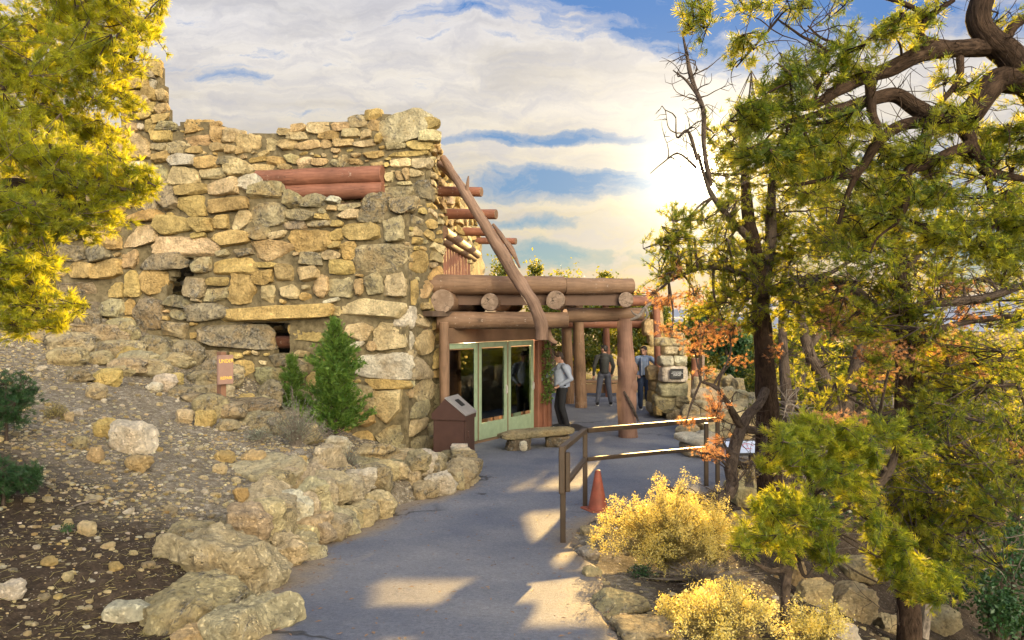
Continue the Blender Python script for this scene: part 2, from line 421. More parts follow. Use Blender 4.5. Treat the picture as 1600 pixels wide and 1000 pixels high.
def hillz(x, y):
    r = np.sqrt((x[:, None]-HW[None, :, 0])**2+(y[:, None]-HW[None, :, 1])**2)
    return _phi(r)@_wt[:-3]+_wt[-3]+_wt[-2]*x+_wt[-1]*y
def sstep(t): t = np.clip(t, 0, 1); return t*t*(3-2*t)
def ground(x, y, detail=True):
    x = np.asarray(x, float).ravel(); y = np.asarray(y, float).ravel()
    e = np.interp(y, EDGE[:, 0], EDGE[:, 1]); re = np.interp(y, REDGE[:, 0], REDGE[:, 1])
    base = pathz(y)-0.03
    d = np.maximum(0, x-re)
    right = base+0.03-0.10*np.minimum(d, 1.3)-0.42*np.clip(d-1.3, 0, 16)-0.1*np.clip(d-17, 0, 60)
    hx = np.clip(x, -60, 60); hy = np.clip(y, -8, 60)
    hill = np.clip(hillz(hx, hy), -1, 6)
    o1 = np.interp(y, [4, 5.2, 9.6, 10.5, 12], [.12, .36, .62, .14, .12])
    k = sstep((e-o1-x)/0.34)
    z = np.where(x > re, right, base*(1-k)+hill*k)
    # behind the terrace the rim falls away
    q = np.clip(y-27, 0, 60); z = z-0.16*q*sstep((x+8)/6)
    far = np.sqrt(x*x+y*y); z = z*(1-sstep((far-60)/200))+(-9.0)*sstep((far-60)/200)
    if detail:
        p = np.stack([x, y, 0*x], 1)
        off = np.maximum(k, (x > re)*1.0)
        z = z+off*(fbm(p*1.3, 4, 3)*0.05+fbm(p*7, 3, 8)*0.014)
    return z
def gz(x, y): return float(ground([x], [y])[0])
def hit(px, py, y0=3.0, y1=40):
    ys = np.arange(y0, y1, 0.02); xs = (px-800)/F*ys; zs = CAMZ-(py-500)/F*ys
    g = np.maximum(ground(xs, ys), np.where((xs > np.interp(ys, EDGE[:, 0], EDGE[:, 1])) & (xs < np.interp(ys, REDGE[:, 0], REDGE[:, 1])), pathz(ys), -99))
    i = np.argmax(zs <= g)
    return np.array([xs[i], ys[i], g[i]])

def grid_axis(lo, hi, step, far):
    a = list(np.arange(lo, hi+1e-6, step)); s = step
    r = [a[-1]]; 
    while r[-1] < far: s *= 1.25; r.append(r[-1]+s)
    s = step; l = [a[0]]
    while l[-1] > -far: s *= 1.25; l.append(l[-1]-s)
    return np.array(l[:0:-1]+a+r[1:])
gx = grid_axis(-9, 7, 0.08, 4000); gy = grid_axis(2.5, 17, 0.08, 4000)
XX, YY = np.meshgrid(gx, gy)
ZZ = ground(XX, YY).reshape(XX.shape)
mb = MB(); nx, ny = len(gx), len(gy)
I = (np.arange(ny-1)[:, None]*nx+np.arange(nx-1)[None, :]).ravel()
mb.add(np.stack([XX.ravel(), YY.ravel(), ZZ.ravel()], 1), np.stack([I, I+1, I+nx+1, I+nx], 1))
t = NT('dirt'); v = t.tc('Object')
n1 = t.noise(v, 1.2, 6, 0.65); n2 = t.noise(v, 14, 7, 0.75); n3 = t.noise(v, 60, 4, 0.7)
sep = t.n('ShaderNodeSeparateXYZ'); t.l(v, sep.inputs[0])
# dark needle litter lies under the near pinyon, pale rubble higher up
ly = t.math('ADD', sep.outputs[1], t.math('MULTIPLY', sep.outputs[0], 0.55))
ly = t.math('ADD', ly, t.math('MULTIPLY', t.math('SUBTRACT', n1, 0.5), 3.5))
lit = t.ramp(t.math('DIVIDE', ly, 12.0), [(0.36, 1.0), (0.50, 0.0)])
shade_r = t.ramp(t.math('DIVIDE', sep.outputs[0], 10.0), [(0.08, 0.0), (0.14, 0.92)])  # right slope soil darkened in its colour to read as deep shade
lit = t.math('MAXIMUM', lit, shade_r)  # needle litter on the left joined with the painted shade on the right
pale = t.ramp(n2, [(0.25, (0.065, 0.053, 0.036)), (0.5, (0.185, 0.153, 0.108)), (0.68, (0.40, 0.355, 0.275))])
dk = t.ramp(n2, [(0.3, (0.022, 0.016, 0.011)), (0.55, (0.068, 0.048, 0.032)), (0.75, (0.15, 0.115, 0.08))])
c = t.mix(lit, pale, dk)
vo = t.n('ShaderNodeTexVoronoi'); vo.inputs['Scale'].default_value = 42; t.l(v, vo.inputs['Vector'])
chip = t.ramp(vo.outputs['Distance'], [(0.16, 1.0), (0.24, 0.0)])
sp = t.n('ShaderNodeSeparateColor'); t.l(vo.outputs['Color'], sp.inputs[0])
chip = t.math('MULTIPLY', chip, t.ramp(sp.outputs[0], [(0.72, 0.0), (0.8, 1.0)]))
c = t.mix(chip, c, (0.46, 0.41, 0.32))
c = t.mix(1.0, c, t.ramp(n3, [(0.3, 0.6), (0.7, 1.35)]), 'MULTIPLY')
h = t.math('ADD', t.math('MULTIPLY', n2, 1.0), t.math('ADD', t.math('MULTIPLY', n3, 0.4), t.math('MULTIPLY', chip, 0.4)))
t.pbr(c, 0.95, t.bump(h, 1.0, 0.035), spec=0.1); M['dirt'] = t.m
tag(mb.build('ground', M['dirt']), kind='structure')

# path + terrace sheet
t = NT('pavement'); v = t.tc('Object')
n1 = t.noise(v, 0.9, 6, 0.65); n2 = t.noise(v, 30, 6, 0.75); n3 = t.noise(v, 110, 3, 0.8)
c = t.mix(t.ramp(n1, [(0.35, 0.0), (0.7, 1.0)]), (0.10, 0.11, 0.14), (0.18, 0.18, 0.19))
a = t.n('ShaderNodeAttribute', attribute_name='tint')
du = t.math('ADD', a.outputs['Fac'], t.math('MULTIPLY', t.math('SUBTRACT', n1, 0.5), 1.3)); 
c = t.mix(t.ramp(du, [(0.55, 0.0), (0.95, 0.85)]), c, (0.23, 0.175, 0.11))
c = t.mix(1.0, c, t.ramp(n2, [(0.3, 0.6), (0.7, 1.25)]), 'MULTIPLY')
c = t.mix(1.0, c, t.ramp(n3, [(0.3, 0.7), (0.7, 1.3)]), 'MULTIPLY')
wn = t.n('ShaderNodeTexNoise'); wn.inputs['Scale'].default_value = 1.6; wn.inputs['Detail'].default_value = 5; t.l(v, wn.inputs['Vector'])
wv = t.mix(0.62, v, wn.outputs['Color'])
vo = t.n('ShaderNodeTexVoronoi'); vo.feature = 'DISTANCE_TO_EDGE'; vo.inputs['Scale'].default_value = 0.27
mp = t.n('ShaderNodeMapping'); mp.inputs['Scale'].default_value = (0.7, 1.6, 1); t.l(wv, mp.inputs[0]); t.l(mp.outputs[0], vo.inputs['Vector'])
cr = t.ramp(vo.outputs['Distance'], [(0.0, 0.0), (0.007, 1.0)])
crm = t.mix(t.ramp(t.noise(v, 0.55, 2), [(0.42, 1.0), (0.5, 0.0)]), cr, 1.0)
c = t.mix(1.0, c, t.mix(1.0, crm, (0.35, 0.33, 0.3), 'LIGHTEN'), 'MULTIPLY')
h = t.math('ADD', t.math('ADD', n2, t.math('MULTIPLY', n3, 0.6)), t.math('MULTIPLY', crm, 1.2))
t.pbr(c, 0.75, t.bump(h, 0.7, 0.012), spec=0.35); M['pave'] = t.m
mb = MB(); ys = np.concatenate([np.arange(-6, 17, 0.1), np.arange(17, 27.1, 0.4)]); nu = 40
V = []; Cc = []
rr = np.random.default_rng(5)
for y in ys:
    e = np.interp(y, EDGE[:, 0], EDGE[:, 1])-0.25+0.05*math.sin(y*3); re = np.interp(y, REDGE[:, 0], REDGE[:, 1])+0.07*float(fbm([[0, y*1.7, 0]], 3, 4)[0])
    if y > 14.3: e = -1.3
    for k in range(nu+1):
        x = e+(re-e)*k/nu; 
        z = float(pathz(y))+0.004
        u = min((x-e-0.2), (re-x)*1.0)
        V.append((x, y, z if 0 < k < nu else z-0.05)); s = float(np.clip(1-u/0.75, 0, 1))
        Cc.append((s, s, s, 1))
V = np.array(V); V[:, 2] += 0.006*fbm(np.c_[V[:, :2]*0.8, V[:, 2]*0], 3, 2)
I = (np.arange(len(ys)-1)[:, None]*(nu+1)+np.arange(nu)[None, :]).ravel()
mb.add(V, np.stack([I, I+1, I+nu+2, I+nu+1], 1), col=np.array(Cc))
tag(mb.build('path', M['pave']), kind='structure')

# distant ridge
mb = MB()
for (d, h, b, s) in ((900, 60, -9, 1), (1600, 128, -9, 2), (2600, 190, -9, 7)):
    az = np.radians(np.linspace(-75, 75, 160)); hh = h*(0.45+0.55*(0.5+0.5*fbm(np.c_[az*5, az*0+s, az*0], 4, s)))*np.clip(0.35+np.sin(az-0.1)*0.9, 0.12, 1)
    V = []
    for q, (rr_, fz) in enumerate(((d, 0), (d*1.06, 0.8), (d*1.1, 1.0), (d*1.3, 1.0))):
        V.append(np.stack([np.sin(az)*rr_, np.cos(az)*rr_, b+hh*fz], 1))
    V = np.vstack(V); n = len(az); I = (np.arange(3)[:, None]*n+np.arange(n-1)[None, :]).ravel()
    mb.add(V, np.stack([I, I+1, I+n+1, I+n], 1))
M['ridge'] = m_flat('distant ridge', (0.20, 0.22, 0.27), 0.95, var=0.2, scale=0.01)
tag(mb.build('hills', M['ridge']), kind='structure')

# ================================================================== stone walls
def inpoly(x, y, poly):
    c = False; n = len(poly); j = n-1
    for i in range(n):
        xi, yi = poly[i]; xj, yj = poly[j]
        if (yi > y) != (yj > y) and x < (xj-xi)*(y-yi)/(yj-yi)+xi: c = not c
        j = i
    return c
class Plane:
    def __init__(s, A, B):
        s.A = np.array(A, float); s.B = np.array(B, float); d = s.B-s.A; s.u = d/np.linalg.norm(d)
        n = np.array([s.u[1], -s.u[0]])
        if np.dot(n, s.A) > 0: n = -n
        s.n = np.array([n[0], n[1], 0]); s.U = np.array([s.u[0], s.u[1], 0])
    def pt(s, px, py, off=0.0):
        a = (px-800)/F; d = s.B-s.A
        k = (a*s.A[1]-s.A[0])/(d[0]-a*d[1]); p = s.A+k*d
        return np.array([p[0], p[1], CAMZ-(py-500)/F*p[1]])+s.n*off
def stone_wall(name, parent, pl, mask, stones, holes=(), seed=1, asp=1.0, thick=0.55, fill=(26, 7), default='yyypog', prot=0.10, fillsize=1.0, step=6, mort=0.0, big=40, top_ext=0):
    rng = np.random.default_rng(seed)
    mb = MB(); poly = mask
    x0 = min(p[0] for p in poly); x1 = max(p[0] for p in poly); y0 = min(p[1] for p in poly); y1 = max(p[1] for p in poly)
    nxg = int((x1-x0)/step)+1; nyg = int((y1-y0)/step)+1
    cell = np.zeros((nxg+2, nyg+2), bool)
    for i in range(nxg):
        for j in range(nyg):
            cx, cy = x0+(i+.5)*step, y0+(j+.5)*step
            cell[i+1, j+1] = inpoly(cx, cy, poly) and not any(inpoly(cx, cy, h) for h in holes)
    idx = {}; V = []
    def vid(i, j, back):
        k = (i, j, back)
        if k not in idx:
            p = pl.pt(x0+i*step, y0+j*step)
            w = 0 if back else 0.010*math.sin(i*1.7+j*2.3)+0.010*math.sin(i*.6-j*1.1)-0.02
            p = p+pl.n*(mort+w-(thick if back else 0)); idx[k] = len(V); V.append(p)
        return idx[k]
    Q = []
    for i in range(nxg):
        for j in range(nyg):
            if not cell[i+1, j+1]: continue
            Q.append((vid(i, j, 0), vid(i, j+1, 0), vid(i+1, j+1, 0), vid(i+1, j, 0)))
            Q.append((vid(i, j, 1), vid(i+1, j, 1), vid(i+1, j+1, 1), vid(i, j+1, 1)))
            if not cell[i, j+1]: Q.append((vid(i, j, 0), vid(i, j, 1), vid(i, j+1, 1), vid(i, j+1, 0)))
            if not cell[i+2, j+1]: Q.append((vid(i+1, j, 0), vid(i+1, j+1, 0), vid(i+1, j+1, 1), vid(i+1, j, 1)))
            if not cell[i+1, j]: Q.append((vid(i, j, 0), vid(i+1, j, 0), vid(i+1, j, 1), vid(i, j, 1)))
            if not cell[i+1, j+2]: Q.append((vid(i, j+1, 0), vid(i, j+1, 1), vid(i+1, j+1, 1), vid(i+1, j+1, 0)))
    mb.add(np.array(V), np.array(Q), mi=1)
    sc = 2
    gw, gh = int((x1-x0+60)/sc), int((y1-y0+60)/sc); occ = np.ones((gw, gh), bool)
    for i in range(gw):
        for j in range(gh):
            cx, cy = x0-30+i*sc, y0-30+j*sc
            occ[i, j] = not (inpoly(cx, cy, poly) and not any(inpoly(cx, cy, h) for h in holes))
    def mark(r):
        a, b = int((r[0]-x0+30)/sc), int((r[1]-y0+30)/sc); c_, d = int((r[2]-x0+30)/sc)+1, int((r[3]-y0+30)/sc)+1
        occ[max(a, 0):c_, max(b, 0):d] = True
    lst = []
    for s in stones: mark(s); lst.append((*s[:4], s[4] if len(s) > 4 else default[rng.integers(len(default))]))
    sz = fill[0]
    while sz >= fill[1]:
        for _ in range(int(2600)):
            w = sz*asp*rng.uniform(0.85, 1.3); h = sz*rng.uniform(0.45, 0.85)
            cx, cy = rng.uniform(x0, x1), rng.uniform(y0, y1)
            a, b = int((cx-w/2-x0+30)/sc), int((cy-h/2-y0+30)/sc); c_, d = int((cx+w/2-x0+30)/sc)+1, int((cy+h/2-y0+30)/sc)+1
            if not occ[a:c_, b:d].any():
                r = (cx-w/2, cy-h/2, cx+w/2, cy+h/2); mark(r); lst.append((*r, default[rng.integers(len(default))]))
        sz *= 0.82
    for (a, b, c_, d, k) in lst:
        cx, cy = (a+c_)/2, (b+d)/2; pc = pl.pt(cx, cy)
        hu = np.linalg.norm((pl.pt(c_, cy)-pl.pt(a, cy))[:2])/2*1.16; hv = (d-b)/2/F*pc[1]*1.17
        m = min(hu, hv); isbig = max(c_-a, d-b) > 24
        hd = min(0.28, max(0.09, m*1.1)); pr = prot*rng.uniform(0.55, 1.15)*min(1, 0.5+m/0.2)
        Q_, Fa = rockverts(rng, 4 if isbig else 3, sq=rng.uniform(5, 10), cuts=rng.integers(8, 15), rough=rng.uniform(0.05, 0.10), size=(hu, hd, hv), fl=.5, lo=.66, front=True)
        Rr = euler(rng.normal()*0.10, rng.normal()*(0.16 if not isbig else 0.045), rng.normal()*0.08)
        Q_ = Q_@Rr.T
        B = np.stack([pl.U, -pl.n, np.array([0, 0, 1.0])], 0)
        mb.add(Q_@B+pc+pl.n*(pr-hd), Fa, col=tint(k, rng), mi=0)
    return mb.build(name, [M['stone'], M['mortar']], parent)

PF = Plane(W(100, 500, 15.0)[:2], W(636, 500, 13.9)[:2])
PU = Plane(W(280, 500, 16.2)[:2], W(664, 500, 15.1)[:2])
PS = Plane(W(634, 500, 13.9)[:2], W(690, 500, 15.2)[:2])
PUS = Plane((-1.62, 14.8), (-1.0, 24.0))
house = thing('stone_building', 'ruin style rubble stone building with log porch and green glass doors beside the path', 'building', (-1.5, 15, 0))

FS = [(230,92,247,120,'y'),(222,110,242,127,'g'),(190,122,232,140,'y'),(186,140,228,153,'y'),(232,124,245,140,'w'),(226,139,244,156,'y'),(222,150,238,163,'p'),(245,140,260,157,'o'),(197,153,217,172,'y'),(219,163,227,174,'w'),(227,160,243,177,'y'),(243,163,262,178,'o'),(218,175,238,186,'y'),(243,178,266,192,'y'),(225,184,245,205,'y'),(246,191,275,205,'g'),(200,190,215,206,'o'),(215,192,226,203,'w'),(233,205,268,222,'y'),(196,205,234,252,'o'),(236,225,262,237,'g'),(240,238,265,253,'y'),(263,222,290,240,'g'),(144,223,160,243,'o'),(160,220,194,248,'o'),(135,240,154,257,'y'),(202,254,226,269,'w'),(227,252,262,285,'g'),(250,285,279,330,'d'),(225,300,250,330,'g'),
(267,240,302,260,'w'),(292,229,315,240,'y'),(307,246,342,265,'y'),(342,245,368,258,'g'),(267,261,310,288,'p'),(312,262,350,280,'p'),(352,252,387,279,'p'),(370,273,402,299,'w'),(330,280,372,305,'p'),(280,289,328,304,'y'),(280,306,328,340,'y'),(332,306,390,330,'y'),(392,285,436,311,'g'),(392,313,445,355,'g'),(205,329,252,345,'y'),(196,346,244,388,'p'),(245,340,301,370,'y'),(302,341,332,363,'y'),(332,335,356,359,'y'),(365,328,391,355,'p'),(247,373,335,402,'p'),(302,364,322,373,'y'),(335,360,386,386,'y'),(386,357,419,375,'g'),(338,389,358,401,'g'),(365,389,395,402,'d'),(397,374,455,407,'o'),(167,367,195,389,'y'),(132,360,167,381,'y'),(96,382,134,407,'d'),(135,383,176,407,'d'),(191,390,216,419,'o'),(217,396,284,421,'d'),(304,404,331,425,'g'),(335,403,402,429,'y'),(101,409,147,432,'y'),(148,408,188,438,'y'),(167,440,191,467,'y'),(197,422,220,462,'y'),(221,422,259,460,'y'),(254,462,293,480,'d'),(289,430,322,464,'g'),(323,433,357,446,'y'),(320,448,358,472,'g'),(360,430,396,472,'y'),(404,447,435,474,'p'),(437,445,465,467,'p'),(398,421,428,444,'y'),(431,412,457,441,'o'),(210,461,253,521,'d'),(197,467,209,492,'y'),(162,469,195,495,'g'),(97,436,155,466,'d'),(295,474,354,500,'d'),(259,504,297,527,'g'),(322,508,420,546,'d'),(120,470,160,492,'d'),
(447,296,470,327,'g'),(472,304,507,323,'d'),(508,306,529,318,'w'),(531,318,562,328,'g'),(562,302,608,347,'d'),(612,309,650,334,'g'),(442,328,490,344,'g'),(490,335,516,344,'y'),(440,346,482,360,'d'),(484,346,518,356,'g'),(520,344,537,354,'y'),(530,328,560,343,'p'),(597,337,632,379,'g'),(454,359,516,392,'y'),(517,357,535,376,'y'),(538,346,590,376,'y'),(515,377,531,389,'y'),(532,379,556,404,'y'),(558,381,632,424,'g'),(504,391,530,405,'p'),(470,394,503,416,'g'),(405,409,434,418,'y'),(465,418,501,439,'o'),(519,406,552,428,'y'),(490,430,516,465,'o'),(517,431,554,464,'g'),(556,436,567,463,'o'),(570,427,598,464,'g'),(600,425,632,464,'p'),(506,466,530,474,'w'),(356,476,510,501,'y'),(511,477,530,494,'p'),(532,466,632,500,'p'),(454,502,538,540,'y'),(545,503,581,531,'p'),(586,503,632,545,'p'),(549,533,569,545,'w'),(572,532,592,547,'o'),(555,549,636,591,'w'),(575,592,637,609,'y'),(582,611,632,660,'p'),(587,661,628,702,'g'),(540,600,580,640,'g'),(545,642,582,668,'y'),(548,672,586,706,'y'),(420,552,448,572,'d'),(400,575,440,604,'g'),(360,560,398,590,'y'),(345,595,395,625,'d'),(447,560,480,590,'g'),(490,545,550,575,'y'),(484,580,540,612,'y'),(440,606,480,640,'g'),(486,616,540,650,'g'),(495,655,545,690,'y'),(397,610,436,640,'d'),(300,548,345,580,'d'),(270,530,320,546,'g')]
HOLE1 = [(282, 404), (302, 404), (300, 430), (288, 432), (290, 461), (259, 461), (262, 442), (274, 424)]
HOLE2 = [(372, 502), (453, 502), (454, 543), (446, 556), (424, 548), (420, 520), (378, 506)]
FM = [(86, 392), (135, 330), (130, 235), (150, 215), (186, 200), (186, 110), (222, 100), (244, 96), (252, 140), (262, 190), (276, 206), (296, 234), (350, 255), (384, 280), (400, 296), (446, 304), (472, 312), (560, 324), (580, 310), (612, 314), (638, 330), (638, 735), (560, 735), (430, 680), (330, 600), (200, 540), (86, 490)]
stone_wall('front_wall', house, PF, FM, FS, (HOLE1, HOLE2), seed=3, thick=0.2, prot=0.15)
US = [(650,184,684,204,'y'),(656,203,686,222,'p'),(594,174,664,222,'b'),(570,171,594,187),(546,179,570,201,'g'),(571,187,592,207),(519,190,546,204),(481,190,512,210),(454,194,476,206),(434,201,454,212),(449,207,479,219),(500,206,530,217),(532,203,563,215),(564,204,580,217),(586,209,597,225),(502,217,517,232,'o'),(521,217,550,230),(554,218,585,230,'p'),(436,219,462,237,'o'),(464,221,499,235,'o'),(407,216,434,235),(391,209,407,235),(369,210,391,239),(346,199,373,222,'p'),(291,183,327,209,'y'),(327,189,345,198),(328,198,345,224,'o'),(291,211,326,232,'o'),(329,223,350,237,'p'),(352,226,366,239,'p'),(391,246,417,254),(419,245,445,259),(446,242,465,254),(397,256,426,269,'o'),(435,256,457,266),(462,245,486,264),(488,247,510,259),(545,239,562,246),(545,248,565,259),(529,241,543,259,'g'),(515,248,528,260,'g'),(570,237,597,247),(602,222,632,234,'p'),(637,220,672,235,'y'),(609,236,664,245,'y'),(610,247,640,262,'p'),(646,247,672,264,'p'),(602,270,617,284,'p'),(620,268,630,282),(631,264,640,282),(641,265,660,277,'p'),(602,292,643,310,'g'),(645,280,672,315,'d'),(618,284,644,291,'p')]
UM = [(262, 210), (288, 188), (330, 190), (346, 204), (380, 212), (440, 206), (480, 196), (545, 188), (570, 178), (594, 180), (662, 184), (668, 520), (262, 520)]
LOGH = [(396, 262), (600, 256), (602, 318), (396, 318)]
stone_wall('upper_wall', house, PU, UM, US, (), seed=8, thick=0.6, fill=(17, 6), default='yoopyp', prot=0.09)
SS = [(642,486,671,513),(652,515,678,556,'p'),(641,560,677,592,'b'),(644,594,680,627,'g'),(641,628,675,652,'g'),(671,655,688,700,'d'),(634,481,646,513,'w'),(634,518,645,544,'w'),(638,655,664,680,'p'),(636,682,674,716,'g'),(656,436,676,466,'o'),(640,440,655,478,'y'),(645,392,668,430,'y'),(672,470,690,500,'y'),(678,545,692,575,'y'),(678,600,692,640,'g')]
SM = [(634, 330), (660, 322), (692, 330), (692, 735), (634, 735)]
stone_wall('corner_pier', house, PS, SM, SS, (), seed=5, asp=.6, thick=0.5, fill=(26, 8), default='yoypg', prot=0.10, step=5)
QM = [(674, 182), (679, 190), (684, 215), (690, 236), (700, 252), (712, 270), (730, 298), (743, 322), (748, 352), (753, 372), (753, 432), (674, 520)]
WINH = [(687, 376), (712, 388), (735, 404), (735, 432), (687, 462)]
stone_wall('side_wall', house, PUS, QM, [(676, 192, 681, 216, 'o'), (728, 400, 733, 412), (738, 378, 752, 396, 'y'), (738, 398, 752, 430, 'o'), (676, 430, 683, 450, 'o'), (676, 454, 683, 478)], (WINH,), seed=12, asp=.27, thick=0.5, fill=(20, 7), default='oyppoy', prot=0.12, step=4)
# backs so that the building is a closed volume
mb = MB()
mb.box((-6.0, 20.5, 2.9), (9.0, 0.5, 5.6)); mb.box((-10.2, 18.0, 2.9), (0.5, 5.4, 5.6)); mb.box((-6.1, 18.4, 5.35), (7.8, 4.0, 0.2))
mb.build('rear_wall', M['mortar'], house, smooth=False)

def logmesh(mb, p0, p1, r0, r1, seg=18, seed=0, wob=0.05, bend=0.0, rings=14, smi=0):
    p0 = np.array(p0, float); p1 = np.array(p1, float); ts = np.linspace(0, 1, rings)
    P = p0[None]*(1-ts[:, None])+p1[None]*ts[:, None]
    P[:, 2] += bend*np.sin(ts*np.pi)
    mb.tube(P, r0+(r1-r0)*ts, seg, wob=wob, seed=seed, cap=False, mi=smi, wf=3.0)
    for p, q, r in ((p0, p1, r0), (p1, p0, r1)):
        d = (p-q)/np.linalg.norm(p-q)
        c = [p-d*0.001, p+d*0.012, p+d*0.013]
        mb.tube(c, [r*0.995, r*0.94, 0.002], seg, cap=True, wob=wob, seed=seed, mi=1 if smi == 0 else smi)
def log(name, p0, p1, r0, r1, mat, parent, seed=0, end=None, **kw):
    mb = MB(); logmesh(mb, p0, p1, r0, r1, seed=seed, **kw)
    return mb.build(name, [M[mat], M[end] if end else M[mat]], parent)
# red lintel logs over the recess (they stand proud of the upper wall)
log('lintel_log', PU.pt(385, 283, 0.08), PU.pt(600, 274, 0.08), 0.19, 0.185, 'redlog', house, 1)
log('lintel_log', PU.pt(400, 305, 0.10), PU.pt(601, 298, 0.10), 0.17, 0.165, 'redlog', house, 2)
mb = MB(); mb.box(PU.pt(500, 330, 0.04), (2.9, 0.1, 0.28), rotz(math.atan2(PU.u[1], PU.u[0]))); mb.build('recess_panel', M['roofun'], house, smooth=False)
# dark void behind the openings of the front wall
log('opening_beam', PF.pt(352, 536, -0.62), PF.pt(470, 536, -0.62), 0.12, 0.12, 'redlog', house, 3)
# roof beam ends sticking out of the side wall
for i, (x0_, y_, x1_, r) in enumerate(((678, 299, 752, 0.105), (693, 334, 775, 0.115), (722, 362, 778, 0.11), (744, 376, 806, 0.105))):
    a = PUS.pt(x0_ if x0_ > 684 else 684, y_)
    Yb = a[1]-0.4 if i else a[1]-0.3
    b = W(x1_, y_+1, Yb)
    a = a+(a-b)/np.linalg.norm(a-b)*0.25
    log('roof_beam', a, b, r*1.0, r*0.93, 'redlog', house, 10+i, end='brownlog')
# window with upright poles in the side wall
win = bpy.data.objects.new('window', None); COL.objects.link(win); win.parent = house; win.location = Vector(PUS.pt(712, 400))-abs_loc(house)
log('window_lintel', PUS.pt(684, 362, 0.10), PUS.pt(739, 398, 0.10), 0.13, 0.13, 'brownlog', win, 21)
log('window_lintel', PUS.pt(684, 374, 0.05), PUS.pt(738, 404, 0.05), 0.10, 0.10, 'brownlog', win, 22)
for i, px in enumerate((688.5, 692.5, 697, 701.5, 706, 711, 716, 721, 726, 731)):
    p = PUS.pt(px, 500, 0.0); log('pole', (p[0], p[1], 3.2), (p[0], p[1], 4.16), 0.075, 0.07, 'redlog', win, 30+i, rings=6, seg=10)
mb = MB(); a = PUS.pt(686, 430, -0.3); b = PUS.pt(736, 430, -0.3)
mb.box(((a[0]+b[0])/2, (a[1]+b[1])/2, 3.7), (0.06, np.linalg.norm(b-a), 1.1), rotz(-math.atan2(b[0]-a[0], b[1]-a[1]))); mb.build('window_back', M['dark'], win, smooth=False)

# ---------------------------------------------------------------- porch
log('fascia_log', (-1.75, 14.95, 3.20), W(766, 445.5, 15.2), 0.19, 0.195, 'brownlog', house, 40)
log('fascia_log', W(766, 445.5, 15.21), W(880, 445.5, 15.6), 0.182, 0.182, 'brownlog', house, 41, bend=0.0)
log('fascia_log', W(882, 447, 15.62), W(987, 447.5, 16.0), 0.178, 0.165, 'brownlog', house, 42)
for i, (px, py, Y, r) in enumerate(((691, 471, 14.75, 0.23), (765, 472, 15.05, 0.175), (868, 469, 15.35, 0.19), (978, 468, 15.8, 0.155))):
    a = W(px, py, Y); log('rafter_log', a, a+np.array([0.55, 3.6, 0.0]), r, r*0.9, 'brownlog', house, 50+i, end='logend')
    mb = MB(); 
log('porch_beam', W(682, 501, 14.95), W(885, 500.5, 15.5), 0.175, 0.165, 'brownlog', house, 60)
log('porch_beam', W(884, 492.5, 16.05), W(1002, 491, 16.6), 0.155, 0.14, 'brownlog', house, 61)
log('porch_beam', W(972, 471, 16.9), W(1048, 470, 17.5), 0.115, 0.10, 'redlog', house, 62)
log('porch_beam', W(850, 505, 22.5), W(1030, 505, 23.2), 0.15, 0.15, 'redlog', house, 63)
mb = MB(); mb.box((0.4, 19.3, 3.13), (3.9, 6.2, 0.10)); mb.box((3.2, 23.8, 3.16), (1.7, 4.6, 0.08)); mb.box((0.5, 15.55, 2.93), (3.9, 0.10, 0.26), rotz(0.24)); mb.build('roof', M['roofun'], house, smooth=False)  # rear right slab extended and sized to block sun on the mid path
# weathered stick lying under the fascia
# main gnarled column
mb = MB(); c0 = W(980, 683, 16.4)
P = np.array([(c0[0]+dx, c0[1], z) for dx, z in ((0.02, -0.02), (0.0, 0.4), (-0.02, 0.9), (0.0, 1.25), (-0.03, 1.7), (-0.05, 2.1), (-0.06, 2.53))])
mb.tube(P, [0.2, 0.195, 0.205, 0.2, 0.185, 0.17, 0.155], 20, smooth=5, wob=0.07, seed=70, wf=2.5)
for dx, z, r in ((-0.10, 1.60, 0.13), (0.09, 1.45, 0.13), (0.07, 1.10, 0.15), (-0.07, 0.85, 0.15)): mb.ell((c0[0]+dx, c0[1]-0.04, z), (r, r*0.95, r*1.5))
post = mb.build('post', M['postlog'], house)
for k in range(3):
    mb2 = MB(); a = c0+np.array([-0.1+0.06*k, -0.22, 1.0-0.1*k]); mb2.tube([a, a+(0.08, -0.03, -0.15), a+(0.17, -0.02, -0.38), a+(0.24, 0.02, -0.55)], [0.02, 0.018, 0.012, 0.006], 6, smooth=4, wob=0.2)
    mb2.build('knot_vine', M['bark2'], post)
for i, (px, py, Y, r, mat) in enumerate(((889, 0, 23.0, 0.17, 'brownlog'), (908, 0, 21.9, 0.175, 'brownlog'), (951, 0, 25.0, 0.11, 'redlog'), (1031, 0, 21.0, 0.11, 'redlog'))):
    x = (px-800)/F*Y; log('post', (x, Y, -0.02), (x-0.1, Y, 3.0), r, r*0.88, mat, house, 80+i)
log('post', W(695, 628, 14.62)*np.array([1, 1, 0]), (W(694, 500, 14.62)[0], 14.62, 2.45), 0.1, 0.095, 'brownlog', house, 90)

